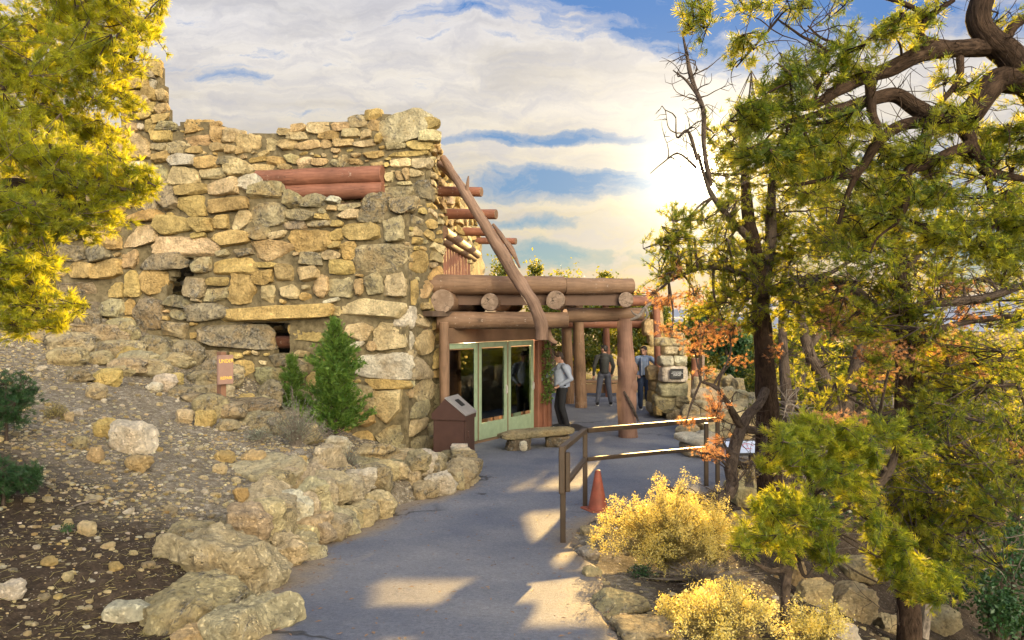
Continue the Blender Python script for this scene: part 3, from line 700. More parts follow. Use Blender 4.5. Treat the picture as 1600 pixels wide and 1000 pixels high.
# ---------------------------------------------------------------- doors
DA = np.array([-1.32, 14.78]); DU = np.array([0.535, 0.845]); DN = np.array([0.845, -0.535])
ang = math.atan2(DU[1], DU[0]); RD = rotz(ang)
def D(s, z, off=0.0): p = DA+DU*s+DN*off; return np.array([p[0], p[1], z])
for k in range(3):
    s0 = 0.03+k*1.125; w = 1.09
    e = bpy.data.objects.new('door', None); COL.objects.link(e); e.parent = house; e.location = Vector(D(s0+w/2, 0))-abs_loc(house)
    mb = MB(); z0, z1 = 0.03, 2.04; st = 0.11
    mb.box(D(s0+st/2, (z0+z1)/2), (st, 0.05, z1-z0), RD, 0.006); mb.box(D(s0+w-st/2, (z0+z1)/2), (st, 0.05, z1-z0), RD, 0.006)
    mb.box(D(s0+w/2, z1-0.055), (w-2*st, 0.047, 0.11), RD, 0.005); mb.box(D(s0+w/2, z0+0.17), (w-2*st, 0.047, 0.34), RD, 0.005)
    mb.build('frame', M['green'], e)
    mb = MB(); mb.box(D(s0+w/2, 1.18), (w-2*st-0.004, 0.012, 1.46), RD); mb.build('glass_pane', M['glass'], e, smooth=False)
    if k:
        mb = MB(); p = D(s0+(w-0.05), 1.0, 0.05); mb.box(p, (0.03, 0.03, 0.16), RD, 0.008); mb.box(D(s0+w-0.05, 1.0, 0.03), (0.04, 0.02, 0.2), RD, 0.004); mb.build('handle', M['greymetal'], e)
mb = MB(); mb.box(D(1.75, 2.20, 0.02), (3.55, 0.12, 0.29), RD, 0.01); mb.build('door_header', M['brownlog'], house)
mb = MB(); mb.box(D(1.72, 0.012, 0.03), (3.4, 0.2, 0.03), RD, 0.004); mb.build('threshold', M['brownlog'], house)
for s, r in ((1.135, 0.015), (2.26, 0.015)):
    mb = MB(); mb.box(D(s, 1.03, 0.0), (0.022, 0.07, 2.0), RD, 0.003); mb.build('mullion', M['brownlog'], house)
mb = MB(); mb.box(D(3.49, 1.03, 0.04), (0.17, 0.16, 2.1), RD, 0.012); mb.box(D(3.66, 1.03, 0.07), (0.13, 0.2, 2.1), RD, 0.012); mb.box(D(3.80, 1.03, 0.1), (0.13, 0.24, 2.1), RD, 0.012); mb.build('door_post', M['redlog'], house)
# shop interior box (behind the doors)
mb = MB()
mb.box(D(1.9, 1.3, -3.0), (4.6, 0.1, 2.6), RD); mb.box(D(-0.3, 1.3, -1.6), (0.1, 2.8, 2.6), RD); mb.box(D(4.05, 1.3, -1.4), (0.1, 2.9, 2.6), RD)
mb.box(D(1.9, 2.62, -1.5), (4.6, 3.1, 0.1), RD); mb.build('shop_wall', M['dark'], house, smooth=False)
# ================================================================== rocks
def rock_obj(name, label, cat, c, size, k, seed, rot=None, group=None, sub=5, sq=4.5, cuts=9, rough=0.10):
    rng = np.random.default_rng(seed)
    Q, Fa = rockverts(rng, sub, sq, cuts+4, rough*1.15, size, lo=.66)
    if rot is not None: Q = Q@np.array(rot).T
    mb = MB(); mb.add(Q+np.asarray(c, float), Fa, col=tint(k, rng))
    o = mb.build(name, M['stone'], loc=c); return tag(o, label, cat, group)
# (px0,py0,px1,py1, Y of the centre, depth m, tint, yaw, label)
BO = [
 (690, 719, 747, 766, 11.7, .42, 'b', .3, 'rounded tan boulder at the right end of the boulder row by the brown box'),
 (664, 717, 694, 772, 11.5, .36, 'g', .1, 'narrow tan boulder wedged left of the end boulder of the row'),
 (625, 724, 668, 780, 11.2, .36, 'b', .2, 'tall rounded tan boulder, third from the right end of the row'),
 (582, 756, 640, 790, 10.9, .3, 'b', .3, 'low wide tan boulder at the path edge right of the bare dirt gap'),
 (548, 716, 634, 768, 11.3, .5, 'g', .1, 'broad grey boulder with weathered top below the stone building corner'),
 (598, 704, 662, 728, 12.2, .45, 'p', .1, 'flat pale slab boulder lying under the stone corner pier'),
 (655, 708, 700, 728, 12.3, .35, 'b', .1, 'small flat tan slab beside the foot of the corner pier'),
 (555, 692, 612, 728, 11.9, .35, 'g', .2, 'mottled grey and tan rock just right of the sapling foot'),
 (515, 680, 548, 704, 11.6, .2, 'w', .2, 'small whitish rounded rock below the juniper sapling'),
 (528, 760, 568, 806, 9.9, .26, 'g', .4, 'square tan boulder sitting alone in the bare dirt gap'),
 (502, 742, 536, 792, 9.9, .3, 'g', .3, 'mossy ochre rock leaning on the tall yellowish boulder'),
 (490, 698, 528, 778, 10.1, .4, 'b', .2, 'tall yellowish upright boulder right of the flat rock ledge'),
 (448, 730, 506, 822, 9.4, .42, 'b', .3, 'grey tan block in the middle of the retaining row'),
 (376, 712, 490, 768, 9.6, .5, 'b', .15, 'long flat rock ledge topped with gravel above the retaining row'),
 (364, 742, 472, 884, 8.4, .5, 'b', .25, 'large upright weathered ledge block with a steep face to the path'),
 (394, 742, 448, 850, 8.9, .4, 'g', .5, 'upright grey block face left of the large ledge block'),
 (440, 752, 486, 850, 8.7, .3, 'o', .4, 'ochre block with vertical face at the right of the large ledge block'),
 (312, 790, 372, 850, 7.9, .35, 'd', .2, 'dark flat rock rising from the soil left of the ledge block'),
 (446, 800, 530, 866, 8.3, .36, 'p', .3, 'smooth pale boulder pushed out on the path at the bend'),
 (418, 838, 500, 912, 7.5, .34, 'b', .3, 'pale grey boulder at the path edge below the ledge block'),
 (308, 800, 430, 882, 7.3, .5, 'g', .3, 'dark lichen covered boulder behind the biggest boulder'),
 (232, 834, 424, 950, 6.1, .50, 'b', .22, 'biggest golden brown boulder with a sunlit top edge'),
 (258, 820, 322, 856, 6.7, .25, 'g', .1, 'small whitish flat rock on top of the dirt behind the biggest boulder'),
 (224, 920, 374, 1004, 5.15, .40, 'g', .15, 'pitted brown boulder in front of the biggest boulder'),
 (352, 936, 440, 1030, 5.0, .36, 'b', .3, 'smooth grey boulder at the bottom edge beside the path'),
 (276, 984, 320, 1016, 4.7, .14, 'o', .2, 'small orange rock at the bottom edge in front of the pitted boulder'),
]
for i, (a, b, c, d, Y, dep, k, yaw, lab) in enumerate(BO):
    ctr = W((a+c)/2, (b+d)/2, Y); hu = (c-a)/2/F*Y; hv = (d-b)/2/F*Y
    hv2 = hv*1.25; ctr[2] -= hv*0.22
    rock_obj('boulder', lab, 'boulder', ctr, (hu*1.04, dep, hv2*1.02), k, 100+i, rotz(-yaw)@euler(0, 0.03, 0), sq=5.5, cuts=10, rough=0.13)
rng_ = np.random.default_rng(19)
for i in range(52):
    lay = i % 2; y = 4.7+(i//2)*(6.6/25)+rng_.uniform(-.06, .06)
    if (lay == 0 and 9.7 < y < 10.6) or y < 6.9: continue
    e = np.interp(y, EDGE[:, 0], EDGE[:, 1]); x = e-(.16 if lay == 0 else .50)+rng_.uniform(-.05, .05); s = rng_.uniform(.15, .24)
    z = float(pathz(y))+(.10 if lay == 0 else .36+.05*rng_.random())
    rock_obj('border_stone', 'weathered filler block packed between the large boulders of the path border', 'stone', (x, y, z), (s, s*.9, s*rng_.uniform(.75, 1.0)), 'bgbbpgbw'[rng_.integers(8)], 1700+i, rotz(rng_.uniform(-.6, .6)), sub=4, sq=5, cuts=9, group='filler blocks of the path border', rough=.12)
# rocks lying on the slope, (px0,py0,px1,py1)
SR = [
 (155, 951, 222, 979, 'w', 'flat pinkish white stone on dark soil left of the pitted boulder'),
 (114, 820, 147, 840, 'p', 'small pale wedge stone alone on the dark soil'),
 (-8, 914, 30, 944, 'w', 'pale angular stone at the lower left edge of the photo'),
 (194, 716, 234, 742, 'o', 'peach coloured block stone just below the whitish flat topped rock'),
 (131, 702, 160, 726, 'o', 'round pinkish stone left of the peach block stone'),
 (152, 722, 172, 728, 'p', 'tiny pale stone touching the round pinkish stone'),
 (166, 662, 236, 716, 'w', 'whitish flat topped rock with ochre sides on the slope'),
 (145, 658, 186, 690, 'y', 'tan rock just behind the whitish flat topped rock'),
 (296, 622, 350, 656, 'g', 'olive brown rock at the foot of the wooden sign post'),
 (300, 644, 334, 670, 'y', 'yellow tan rock below the olive rock at the sign'),
 (272, 643, 300, 664, 'p', 'cracked pale rock left of the yellow rock at the sign'),
 (138, 579, 184, 604, 'y', 'wedge shaped tan rock high on the slope'),
 (236, 588, 276, 616, 'w', 'whitish rock with a grey underside on the upper slope'),
 (255, 586, 284, 606, 'y', 'small tan rock behind the whitish upper rock'),
 (128, 604, 165, 626, 'g', 'olive flat rock in the middle of the upper slope'),
 (70, 548, 128, 576, 'g', 'wide tan boulder half buried near the top of the slope'),
 (120, 550, 175, 572, 'g', 'grey flat boulder right of the wide half buried boulder'),
 (165, 562, 220, 588, 'g', 'long grey boulder ledge above the wedge shaped tan rock'),
 (95, 580, 142, 600, 'd', 'grey weathered slab left of the wedge shaped tan rock'),
 (362, 767, 386, 788, 'y', 'rounded yellow tan stone on the dirt behind the ledge block'),
 (334, 707, 364, 724, 'y', 'tan angular stone on the path side of the slope'),
 (374, 708, 412, 728, 'o', 'orange tan wedge stone on the gravel ledge'),
 (330, 727, 352, 742, 'p', 'small tan stone below the tan angular stone'),
 (371, 617, 398, 632, 'y', 'yellowish square stone right of the sign post'),
 (336, 658, 372, 676, 'g', 'flat grey stone in front of the sign post'),
 (450, 716, 478, 736, 'y', 'ochre rock perched on the edge of the ledge'),
 (112, 640, 128, 652, 'w', 'small white stone beside the brown bush on the slope'),
 (98, 644, 112, 662, 'p', 'upright pale stone touching the small brown bush'),
 (110, 684, 134, 704, 'g', 'olive stone left of the tan rock pair'),
 (98, 814, 112, 826, 'p', 'small round stone left of the pale wedge stone'),
 (160, 470, 196, 496, 'g', 'grey block at the foot of the wall near the pine'),
 (104, 492, 160, 530, 'd', 'dark outcrop rock under the wall at far left, nearest the pine'),
 (158, 502, 214, 540, 'g', 'outcrop rock just left of the tall dark block at the wall foot'),
 (212, 524, 262, 560, 'd', 'dark rock right below the tall dark block at the wall foot'),
 (262, 536, 316, 574, 'd', 'dark lichen rock on the slope under the wall opening'),
 (308, 560, 356, 606, 'd', 'dark lichen rock behind the wooden sign'),
 (40, 508, 100, 540, 'g', 'grey rock on the skyline of the slope beside the golden pine'),
 (176, 546, 214, 566, 'y', 'tan rock between the dark outcrop rocks and the grey ledge'),
 (396, 600, 440, 640, 'd', 'dark rock right of the sign at the foot of the wall'),
 (226, 566, 262, 584, 'g', 'small olive rock above the whitish upper rock'),
 (225, 600, 250, 614, 'w', 'flat white stone just below the whitish upper rock'),
]
for i, (a, b, c, d, k, lab) in enumerate(SR):
    p = hit((a+c)/2, d-(d-b)*0.15, 3.6, 16); Y = p[1]
    hu = (c-a)/2/F*Y; hv = (d-b)/2/F*Y
    rock_obj('rock', lab, 'rock', p+(0, hu*0.5, hv*0.75), (hu, hu*0.7, hv*1.15), k, 300+i, rotz(random.Random(i).uniform(-.4, .4)), sub=4, sq=4, cuts=9)
rng_ = np.random.default_rng(23)
for i in range(46):
    px = rng_.uniform(50, 470); py = 498+(px-90)*.40+rng_.uniform(-6, 46); p = hit(px, py, 8, 15.2); s = rng_.uniform(.12, .36)
    rock_obj('outcrop_rock', 'weathered grey outcrop rock in the rubble band along the foot of the front wall', 'rock', p+(0, 0, s*.12), (s*1.25, s*.9, s*rng_.uniform(.4, .75)), 'dgdbgd'[i % 6], 2100+i, rotz(rng_.uniform(-.6, .6)), sub=4, sq=5, cuts=10, group='outcrop rocks along the wall foot', rough=.13)
# many small loose stones
rng = np.random.default_rng(77)
proto = [rock_obj('loose_stone', 'small loose stone lying on the bare slope left of the path', 'stone', (0, 0, 0), (0.07*s1, 0.055, 0.045), 'ypwgbp'[q], 500+q, sub=3, group='small loose stones scattered over the slope', rough=0.13) for q, s1 in enumerate((1, .8, 1.2, 1, .9, 1.1))]
k = 0
while k < 230:
    px, py = rng.uniform(-10, 520), rng.uniform(520, 960)
    if py < 480+0.0*px or (px > 235 and py > 815): continue
    if rng.random() < (0.75 if py > 720 and px < 260 else 0.0): continue
    p = hit(px, py, 3.6, 15)
    if p[0] > np.interp(p[1], EDGE[:, 0], EDGE[:, 1])-0.35: continue
    o = proto[k % 6] if k < 6 else proto[k % 6].copy()
    if k >= 6: COL.objects.link(o)
    s = rng.uniform(0.25, 0.8)*(1 if rng.random() > .1 else 1.4); o.location = p+(0, 0, 0.012*s); o.scale = (s, s, s*rng.uniform(.7, 1.1)); o.rotation_euler = (rng.uniform(-.3, .3), rng.uniform(-.3, .3), rng.uniform(0, 6.28)); k += 1
# gravel = stuff
def scatter(n, fn, sub, smin, smax, mat, name, kinds='ypwgb', seed=1, flat=0.6):
    rng = np.random.default_rng(seed); mb = MB(); 
    base = [rockverts(rng, sub, 3.5, 5, .12, (1, .8, flat)) for _ in range(6)]
    pts = fn(rng, n)
    g = ground(pts[:, 0], pts[:, 1])
    for (x, y), z in zip(pts, g):
        V, Fa = base[rng.integers(6)]; s = smin+(smax-smin)*rng.random()**3
        mb.add((V*s)@rotz(rng.uniform(0, 6.3)).T+(x, y, z+s*0.1), Fa, col=tint(kinds[rng.integers(len(kinds))], rng))
    return tag(mb.build(name, mat), kind='stuff')
def fn_slope(rng, n):
    out = []
    while len(out) < n:
        y = 3.6+rng.random()**0.8*11; x = rng.uniform(-0.68*y, np.interp(y, EDGE[:, 0], EDGE[:, 1])-0.12)
        if vnoise([[x*.8, y*.8, 0]], 4)[0]+0.25+(0.35 if y > 7 else -0.2) < rng.uniform(-.4, .8) or (y < 6.8 and rng.random() < .8): continue
        out.append((x, y))
    return np.array(out)
scatter(11000, fn_slope, 1, 0.007, 0.034, M['stone'], 'gravel', seed=2, kinds='ypwgbpw')
def fn_right(rng, n):
    out = []
    while len(out) < n:
        y = 4+rng.random()*12; r = np.interp(y, REDGE[:, 0], REDGE[:, 1]); x = r-0.08+rng.random()**1.5*3.5
        out.append((x, y))
    return np.array(out)
scatter(1500, fn_right, 1, 0.008, 0.045, M['stone'], 'edge_gravel', seed=4, kinds='ypwgb')
# litter on the ground: twigs and needles as one sheet of ground cover
mb = MB(); rng = np.random.default_rng(9)
N = 5200; y = 3.4+rng.random(N)**1.3*9; x = np.where(rng.random(N) < .8, rng.uniform(-0.7, np.interp(y, EDGE[:, 0], EDGE[:, 1])/y-0.03, N)*y, np.interp(y, REDGE[:, 0], REDGE[:, 1])+rng.random(N)*2.5)
z = ground(x, y)+0.006; a = rng.uniform(0, 6.28, N); L = rng.uniform(.012, .05, N); w = rng.uniform(.0015, .003, N)
dx, dy = np.cos(a)*L, np.sin(a)*L; ex, ey = -np.sin(a)*w, np.cos(a)*w; dz = rng.uniform(-.004, .012, N)
V = np.stack([np.stack([x-dx+ex, y-dy+ey, z], 1), np.stack([x-dx-ex, y-dy-ey, z], 1), np.stack([x+dx-ex, y+dy-ey, z+dz], 1), np.stack([x+dx+ex, y+dy+ey, z+dz+.003], 1)], 1).reshape(-1, 3)
mb.add(V, np.arange(4*N).reshape(-1, 4)); tag(mb.build('needle_litter', M['straw'], smooth=False), kind='stuff')
mb = MB()
for (px, py, a, L) in ((128, 790, 1.9, .28), (60, 745, .2, .5), (123, 905, 1.4, .1), (250, 965, 2.0, .16), (90, 798, .3, .2), (170, 920, .8, .12)):
    pass
mb = MB(); N = 900; y = 4.2+rng.random(N)*12; e = np.interp(y, EDGE[:, 0], EDGE[:, 1]); re = np.interp(y, REDGE[:, 0], REDGE[:, 1]); sd_ = rng.random(N) < .5; q = rng.random(N)**2.2*1.3
x = np.where(sd_, e+.02+q, re-.02-q); z = pathz(y)+.014; a = rng.uniform(0, 6.28, N); L = rng.uniform(.006, .028, N); w = L*rng.uniform(.1, .6, N)
dx, dy = np.cos(a)*L, np.sin(a)*L; ex, ey = -np.sin(a)*w, np.cos(a)*w
V = np.stack([np.stack([x-dx, y-dy, z], 1), np.stack([x-ex, y-ey, z+.004], 1), np.stack([x+dx, y+dy, z], 1), np.stack([x+ex, y+ey, z+.004], 1)], 1).reshape(-1, 3)
mb.add(V, np.arange(4*N).reshape(-1, 4)); tag(mb.build('leaf_litter', M['bench'], smooth=False), kind='stuff')
# fallen twigs on the slope
for i, (px, py, a, L, lab) in enumerate(((130, 792, 1.95, .30, 'hooked pale dead twig on dark soil above the pale wedge stone'), (78, 676, .05, .42, 'grey dead stick lying beside the dark bush at left'), (246, 972, 1.9, .13, 'short grey twig leaning against the pitted boulder'))):
    p = hit(px, py, 3.6, 14); d = np.array([math.cos(a), -math.sin(a)*0.8, 0]); mb = MB()
    q = [p-d*L/2+(0, 0, .015), p-d*L*.1+(0.01, 0, .03), p+d*L*.2+(0, .02, .025), p+d*L/2+(0, 0, .012)]
    mb.tube(q, [.006, .009, .008, .004], 7, smooth=4, wob=.25); mb.tube([q[1], q[1]+d*.04+(.04, .05, .02), q[1]+d*.03+(.09, .06, .01)], [.006, .005, .002], 5, smooth=3)
    tag(mb.build('fallen_twig', M['deadwood'], loc=p), lab, 'twig')
# right side rocks and kerb stones (px0,py0,px1,py1,k,label)
RR = [
 (930, 918, 1010, 962, 'g', 'flat grey slab stone bordering the path, nearest the sun patch', .0), (960, 948, 1060, 1010, 'g', 'big flat kerb slab at the bottom edge right of the path', .0),
 (905, 845, 935, 880, 'w', 'white kerb stone at the foot of the yellow shrub', .0), (908, 806, 936, 848, 'p', 'pale kerb stone behind the front railing post', .0), (912, 882, 940, 908, 'p', 'small buried kerb stone by the shrub foot', .0),
 (1132, 748, 1190, 806, 'p', 'pale angular rock between yellow shrub and thick trunk', .0), (1150, 738, 1215, 770, 'b', 'rounded tan rock left of the thick trunk base', .3),
 (1128, 800, 1185, 835, 'b', 'low reddish flat rock below the pale angular rock', .0),
 (1225, 880, 1265, 930, 'o', 'rust red rock behind the crooked stem', .0), (1240, 905, 1300, 960, 'p', 'pale rock on the slope below the right hand shrubs', .0), (1300, 915, 1370, 985, 'p', 'big pale rock on the slope left of the thin dark trunk', .0),
 (1275, 965, 1340, 1000, 'w', 'flat white slab low on the right slope', .0), (1370, 960, 1415, 1000, 'b', 'tan rock touching the thin dark trunk at the bottom', .0), (1430, 950, 1500, 1000, 'b', 'tan rock right of the thin dark trunk at the bottom', .0),
 (1310, 870, 1370, 915, 'g', 'grey rock higher on the right slope', .0), (1090, 920, 1120, 940, 'w', 'small white stone in the dark hollow under the shrubs', .0),
]
for i, (a, b, c, d, k, lab, up) in enumerate(RR):
    p = hit((a+c)/2, d-(d-b)*0.3, 3.6, 20); Y = p[1]; hu = (c-a)/2/F*Y; hv = (d-b)/2/F*Y
    flat = 'slab' in lab or 'kerb' in lab
    rock_obj('kerb_stone' if 'kerb' in lab else 'rock', lab, 'rock', p+(0, hu*.3, up*.3+(0.0 if flat else hv*.3)), (hu, hu*(1.2 if flat else .8), .07 if flat else hv*1.0), k, 700+i, rotz(.2), sub=5 if hu > .12 else 4, sq=4.5)
# rubble heap right of the plaque pillar + low wall
HEAP = [(1083, 590, 1102, 612, 'p', 18.6), (1102, 584, 1132, 606, 'o', 18.9), (1128, 586, 1152, 612, 'g', 18.6), (1146, 592, 1164, 614, 'g', 18.3), (1084, 606, 1122, 630, 'b', 18.0), (1118, 606, 1146, 630, 'g', 17.9), (1078, 626, 1112, 650, 'b', 17.4), (1108, 626, 1150, 648, 'w', 17.3),
 (1144, 612, 1168, 636, 'b', 17.8), (1062, 634, 1090, 662, 'g', 17.2), (1066, 646, 1130, 668, 'p', 16.9), (1128, 642, 1166, 672, 'p', 16.8), (1146, 634, 1180, 656, 'g', 17.6), (1110, 664, 1150, 684, 'g', 16.5), (1058, 664, 1090, 684, 'b', 16.2), (1148, 664, 1176, 690, 'p', 16.2), (1090, 674, 1124, 692, 'w', 15.9), (1112, 596, 1128, 612, 'y', 18.8)]
for i, (a, b, c, d, k, Y) in enumerate(HEAP):
    p = W((a+c)/2, (b+d)/2, Y); hu = (c-a)/2/F*Y*1.12; hv = (d-b)/2/F*Y*1.15
    o = rock_obj('rubble_rock', 'block in the tumbled rock heap right of the plaque pillar', 'rock', p, (hu, hu*.85, hv), k, 800+i, rotz(i*.7), sub=4, sq=4, cuts=8, group='rocks of the heap beside the plaque pillar')
rock_obj('core_rock', 'large rock under the tumbled heap right of the plaque pillar', 'rock', (5.6, 18.4, -.1), (1.4, 1.2, .75), 'g', 860, sub=5)
# far low stone wall beyond the terrace
mb = MB(); rng = np.random.default_rng(31)
for i in range(70):
    x = 1.35+rng.random()*3.0; z = rng.random()*0.55; s = rng.uniform(.13, .26)
    Q, Fa = rockverts(rng, 3, 5, 6, .09, (s*1.3, s, s*.7)); mb.add(Q@rotz(rng.uniform(-.4, .4)).T+(x, 26.6+rng.uniform(-.15, .15), z), Fa, col=tint('ypobg'[rng.integers(5)], rng))
tag(mb.build('low_wall', M['stone']), 'low rubble stone wall at the far edge of the terrace behind the people', 'wall')
t_ = thing('plank_bench', 'long dark wooden plank bench behind the person in the dark hooded jacket', 'bench', (2.9, 25.4, 0))
mb = MB(); mb.box((2.7, 25.4, .47), (2.7, .45, .09), rotz(.02), .02); mb.build('seat', M['bench'], t_)
for sx in (-1.05, 1.05): mb = MB(); mb.box((2.7+sx, 25.4, .21), (.16, .4, .43), None, .02); mb.build('leg', M['bench'], t_)
mb = MB(); mb.box((2.7, 25.22, .25), (2.6, .06, .3), rotz(.02), .01); mb.build('apron', M['bench'], t_)

# plaque pillar
pil = thing('stone_pillar', 'stacked block pillar carrying a small black plaque at the terrace edge', 'pillar', (4.0, 19.6, 0))
mb = MB(); rng = np.random.default_rng(41)
for (a, b, c, d, k) in ((1026, 528, 1074, 541, 'g'), (1038, 541, 1062, 556, 'b'), (1060, 541, 1074, 556, 'g'), (1032, 556, 1052, 572, 'w'), (1052, 556, 1074, 572, 'w'), (1034, 573, 1074, 597, 'w'), (1032, 597, 1075, 620, 'b'), (1024, 618, 1062, 645, 'g'), (1056, 620, 1078, 640, 'g'), (1020, 640, 1045, 657, 'b'), (1042, 640, 1075, 662, 'g'), (1024, 630, 1036, 650, 'y'), (1018, 596, 1034, 612, 'o'), (1016, 612, 1030, 630, 'y'), (1014, 628, 1028, 645, 'b'), (1012, 573, 1030, 594, 'o'), (1050, 520, 1070, 528, 'g')):
    Y = 19.35 if a > 1022 else 19.9; p = W((a+c)/2, (b+d)/2, Y); hu = (c-a)/2/F*Y*1.05; hv = (d-b)/2/F*Y*1.07
    Q, Fa = rockverts(rng, 4, 6.5, 5, .06, (hu, .33, hv)); mb.add(Q+p+(0, .25, 0), Fa, col=tint(k, rng))
mb.build('stone_blocks', M['stone'], pil)
plq = thing('plaque', 'small black metal plaque with pale lettering on the block pillar', 'plaque', W(1057.5, 584, 19.2))
p = W(1057.5, 584, 19.2); mb = MB(); mb.box(p, (.33, .03, .25), None, .006); mb.build('plate', M['black'], plq)
def text(name, body, loc, size, rot, mat, parent, extr=0.002, align='CENTER'):
    cu = bpy.data.curves.new(name, 'FONT'); cu.body = body; cu.size = size; cu.extrude = extr; cu.align_x = align; cu.align_y = 'CENTER'; cu.space_line = .9
    o = bpy.data.objects.new(name, cu); COL.objects.link(o)
    dg = bpy.context.evaluated_depsgraph_get(); me = bpy.data.meshes.new_from_object(o.evaluated_get(dg)); bpy.data.objects.remove(o)
    me.materials.clear(); me.materials.append(M[mat]); o = bpy.data.objects.new(name, me); COL.objects.link(o)
    o.parent = parent; o.location = Vector(loc)-abs_loc(parent); o.rotation_euler = rot; return o
text('lettering', 'WATCHTOWER\nbuilt on the canyon rim\nin the year 1932\nof native stone', p+(0, -.02, 0), .031, (R(90), 0, 0), 'white', plq)
# sandstone stub wall behind the man by the pillar (sunlit stones)
mb = MB(); rng = np.random.default_rng(55)
for (a, b, c, d, k) in ((1004, 500, 1022, 524, 'o'), (1012, 518, 1030, 542, 'o'), (1002, 540, 1032, 556, 'y'), (1004, 556, 1030, 584, 'o'), (1002, 584, 1022, 612, 'y'), (1006, 610, 1030, 626, 'g'), (1000, 624, 1022, 644, 'b'), (1018, 484, 1034, 512, 'o'), (1022, 500, 1036, 530, 'y'), (996, 636, 1020, 652, 'y')):
    Y = 22.5; p = W((a+c)/2, (b+d)/2, Y); Q, Fa = rockverts(rng, 4, 4, 6, .08, ((c-a)/2/F*Y*1.1, .3, (d-b)/2/F*Y*1.1)); mb.add(Q+p, Fa, col=tint(k, rng))
tag(mb.build('stub_wall', M['stone']), 'narrow sunlit orange stone pier behind the man with the open hoodie', 'wall')
wp = thing('wooden_post', 'short red brown wooden post right of the plaque pillar', 'post', (4.9, 19.8, 0))
mb = MB(); logmesh(mb, (4.75, 19.9, .6), (4.75, 19.9, 1.5), .11, .1, seed=3); mb.build('shaft', [M['redlog'], M['logend']], wp)
mb = MB(); mb.box((4.93, 19.85, 1.1), (.07, .12, 1.0), None, .01); mb.build('board', M['logend'], wp)

# ------------------------------------------------------------------ leaning pole
pole = thing('leaning_pole', 'twisted weathered tree pole leaning from the upper wall over the porch', 'pole', W(846, 528, 14.5))
mb = MB(); pp = [(692, 246, 15.6), (713, 280, 15.3), (727, 302, 15.1), (744, 330, 14.95), (764, 362, 14.85), (786, 398, 14.75), (806, 432, 14.65), (826, 462, 14.55), (838, 485, 14.5), (846, 508, 14.5), (846, 531, 14.5)]
mb.tube([W(*q) for q in pp], [.07, .085, .095, .105, .11, .12, .125, .12, .12, .125, .115], 16, smooth=5, wob=.13, seed=5, wf=5)
mb.build('main_pole', M['greypole'], pole)
mb = MB(); mb.tube([W(686, 256, 15.9), W(708, 276, 15.6), W(726, 297, 15.3), W(742, 322, 15.05)], [.07, .08, .08, .06], 12, smooth=4, wob=.1); mb.build('second_pole', M['greypole'], pole)
mb = MB(); mb.tube([W(770, 350, 14.9), W(786, 372, 14.85), W(800, 392, 14.8), (W(812, 418, 14.7))], [.03, .05, .05, .02], 9, smooth=5, wob=.35, seed=4); mb.tube([W(729, 300, 15.05), W(731, 283, 15.0), W(732, 275, 15.0)], [.04, .025, .012], 8, smooth=3, wob=.2); mb.build('splinter', M['greypole'], pole)
a = thing('branch_hook', 'short curved branch stub hanging beside the foot of the leaning pole', 'branch', W(862, 530, 15.6))
mb = MB(); mb.tube([W(854, 514, 15.6), W(858, 525, 15.6), W(863, 532, 15.6), W(870, 536, 15.6)], [.09, .075, .06, .03], 10, smooth=4, wob=.15); mb.build('stub', M['greypole'], a)
a = thing('antler_branch', 'forked pale dead branch resting on the porch beam end', 'branch', W(1005, 490, 15.9))
mb = MB(); mb.tube([W(985, 500, 15.8), W(998, 494, 15.8), W(1007, 482, 15.8), W(1016, 474, 15.8), W(1022, 470, 15.8)], [.02, .035, .04, .035, .02], 8, smooth=4, wob=.2); mb.tube([W(1008, 480, 15.8), W(1012, 490, 15.75), W(1008, 499, 15.75)], [.03, .03, .015], 8, smooth=4, wob=.2); mb.tube([W(998, 494, 15.8), W(990, 490, 15.8), W(986, 484, 15.8)], [.03, .02, .01], 7, smooth=4); mb.build('stub', M['deadwood'], a)

# ------------------------------------------------------------------ brown box
bx = thing('drop_box', 'tall dark brown wooden box with sloping metal lid beside the stone pier', 'box', (-1.05, 14.0, 0))
bc = W(711, 660, 13.9); cx, cy = bc[0], bc[1]; rb = -0.28
Rb = rotz(rb)
def B(x, y, z): q = Rb@np.array([x, y, 0]); return np.array([cx+q[0], cy+q[1], z])
def prism(mb, prof, y0, y1):
    n = len(prof); V = [B(x, y0, z) for x, z in prof]+[B(x, y1, z) for x, z in prof]
    for tri in range(1, n-1): pass
    Q = [(i, (i+1) % n, n+(i+1) % n, n+i) for i in range(n)]
    T = [(0, i+1, i) for i in range(1, n-1)]+[(n, n+i, n+i+1) for i in range(1, n-1)]
    mb.add(np.array(V), [np.array(Q), np.array(T)])
zb = gz(cx, cy) if False else 0.05
mb = MB(); prism(mb, [(-.31, zb), (.27, zb), (.27, .72), (-.31, .72)], -.27, .27); mb.build('cabinet', M['brownmetal'], bx)
mb = MB(); prism(mb, [(-.335, .725), (.30, .725), (.30, .80), (-.08, 1.10), (-.335, .83)], -.30, .30); mb.build('hood', M['brownmetal'], bx)
mb = MB(); prism(mb, [(.315, .805), (.315, .83), (-.06, 1.13), (-.09, 1.115)], -.31, .31); lid = mb.build('lid', M['greymetal'], bx)
mb = MB(); prism(mb, [(.16, .945), (.16, .962), (.03, 1.066), (.03, 1.05)], -.10, .10); mb.build('slot', M['black'], bx)
mb = MB(); mb.box(B(.28, 0, .40), (.02, .5, .66), Rb, .005); mb.box(B(.295, -.1, .45), (.03, .06, .12), Rb, .005); mb.build('side_door', M['brownmetal'], bx)
